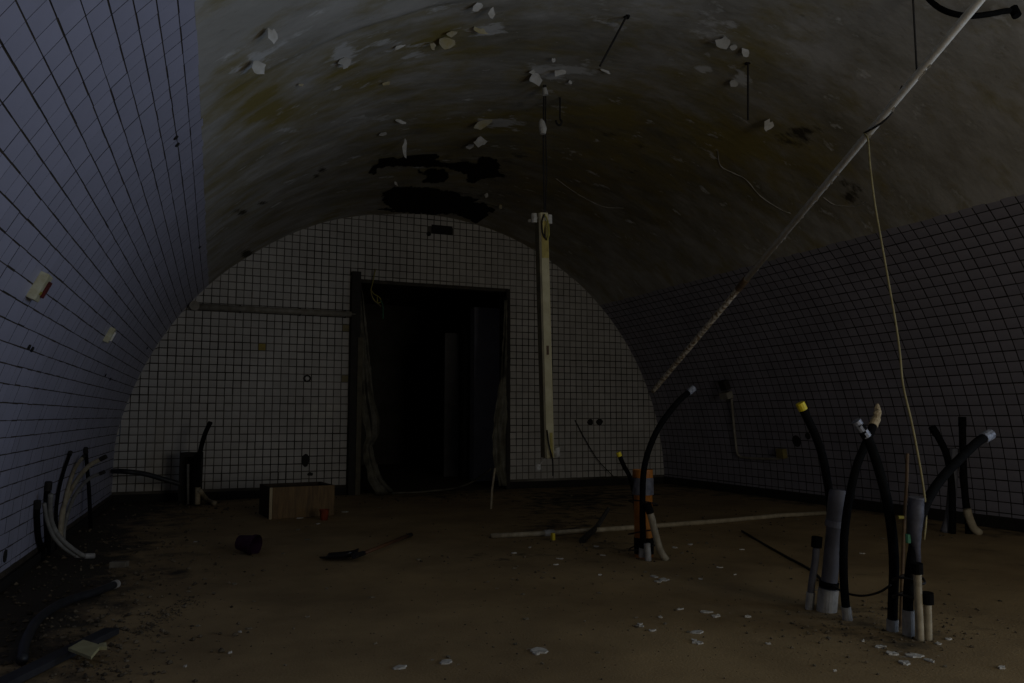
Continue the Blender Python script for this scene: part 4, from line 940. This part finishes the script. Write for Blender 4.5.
BIG = [(540, 651, 21), (446, 662, 17), (400, 668, 16), (536, 654, 10), (654, 577, 14), (664, 580, 14), (658, 582, 10), (640, 627, 11), (652, 631, 9), (706, 612, 16), (716, 616, 13), (697, 633, 16), (698, 643, 14), (694, 641, 8), (640, 625, 7), (742, 550, 6), (768, 645, 6), (748, 617, 8), (690, 545, 8), (675, 548, 8), (603, 556, 6), (596, 547, 8), (556, 565, 6), (880, 648, 12), (893, 655, 14), (915, 657, 18), (930, 662, 14), (905, 664, 16), (938, 645, 12), (1002, 668, 11), (948, 640, 10), (835, 672, 5), (863, 642, 6), (300, 518, 8), (292, 517, 7), (312, 516, 6), (345, 512, 8), (318, 524, 9), (230, 653, 6), (185, 668, 6), (196, 542, 5), (240, 632, 5), (530, 548, 6), (514, 553, 7), (560, 559, 8), (700, 579, 6), (720, 568, 7), (862, 554, 6), (735, 575, 5), (600, 575, 5), (680, 610, 8), (660, 618, 6)]
for i, (x, y, wp) in enumerate(BIG):
    where = 'beside the wooden crate' if x < 360 and y < 530 else 'round the feet of the crossed black cables' if x > 820 else 'close to the foot of the orange pipe' if y < 590 else 'out on the open floor'
    chip(x, y, wp, ('large whitish paint chip ' if wp >= 12 else 'small whitish paint chip ') + where, k=i)
for i in range(70):
    x = random.uniform(60, 980); y = random.uniform(505, 672)
    if x < 220 and y < 500 + (220 - x) * .35: continue
    chip(x, y, random.uniform(3, 7), 'small dull brownish flake ' + ('in the dirt along the left wall' if x < 230 else 'on the floor by the upright cables and pipes' if x > 600 else 'in the middle of the floor'), 'chip_dull', 500 + i, name='dull_flake')
# rubble: countless crumbs along the left side, the wall feet and the trampled line
mb = MB()
def crumb(x, y, s):
    z = float(floor_z(x, y)); rr = RNG.random((6, 3)) * .5 + .6
    base = np.array([(1, 0, 0), (-1, 0, 0), (0, 1, 0), (0, -1, 0), (0, 0, 1), (0, 0, -1)]) * rr * s
    a = RNG.uniform(0, 6.28); c, sn = math.cos(a), math.sin(a); base = base @ np.array([[c, sn, 0], [-sn, c, 0], [0, 0, 1]])
    mb.add(base * [1, 1, .7] + [x, y, z + s * .3], [(0, 2, 4), (2, 1, 4), (1, 3, 4), (3, 0, 4), (2, 0, 5), (1, 2, 5), (3, 1, 5), (0, 3, 5)])
def scatter(n, cx, cy, sx, sy, s0, s1, floor_px=True):
    for _ in range(n):
        P = flr(cx + RNG.normal(0, sx), max(488, cy + RNG.normal(0, sy)))
        xl = XC - R + KL * (D - P[1]) + .03; xrr = XC + R + KR * (D - P[1]) - .03
        if not (xl < P[0] < xrr and P[1] < D - .03): continue
        v_ = (P - cr_a) * [1, 1, 0]; cu, cv = v_ @ cr_w, v_ @ cr_n
        if -.03 < cu < cr_c + .03 and -.03 < cv < .43: continue
        if abs((P - pk_a) @ pk_n) < .05 and 0 < (P - pk_a) @ pk_w < pk_l: continue
        crumb(P[0], P[1], s0 + (s1 - s0) * RNG.random() ** 3)
scatter(900, 90, 610, 60, 40, .003, .016); scatter(700, 120, 545, 70, 22, .003, .018); scatter(500, 60, 660, 50, 18, .003, .012)
scatter(250, 190, 505, 60, 6, .004, .022)
for t in np.linspace(0, 1, 420):
    scatter(1, 136 + 55 * t, 634 - 35 * t, 6, 2.5, .002, .008)
scatter(700, 600, 545, 90, 22, .002, .012); scatter(600, 880, 625, 70, 20, .002, .010); scatter(900, 520, 600, 220, 40, .0015, .006); scatter(300, 800, 520, 120, 10, .003, .014); scatter(200, 430, 497, 60, 4, .004, .02)
o = mb.build('rubble', 'rubble'); tag(o, 'loose crumbs of mortar and dirt scattered over the floor', 'rubble', kind='stuff')
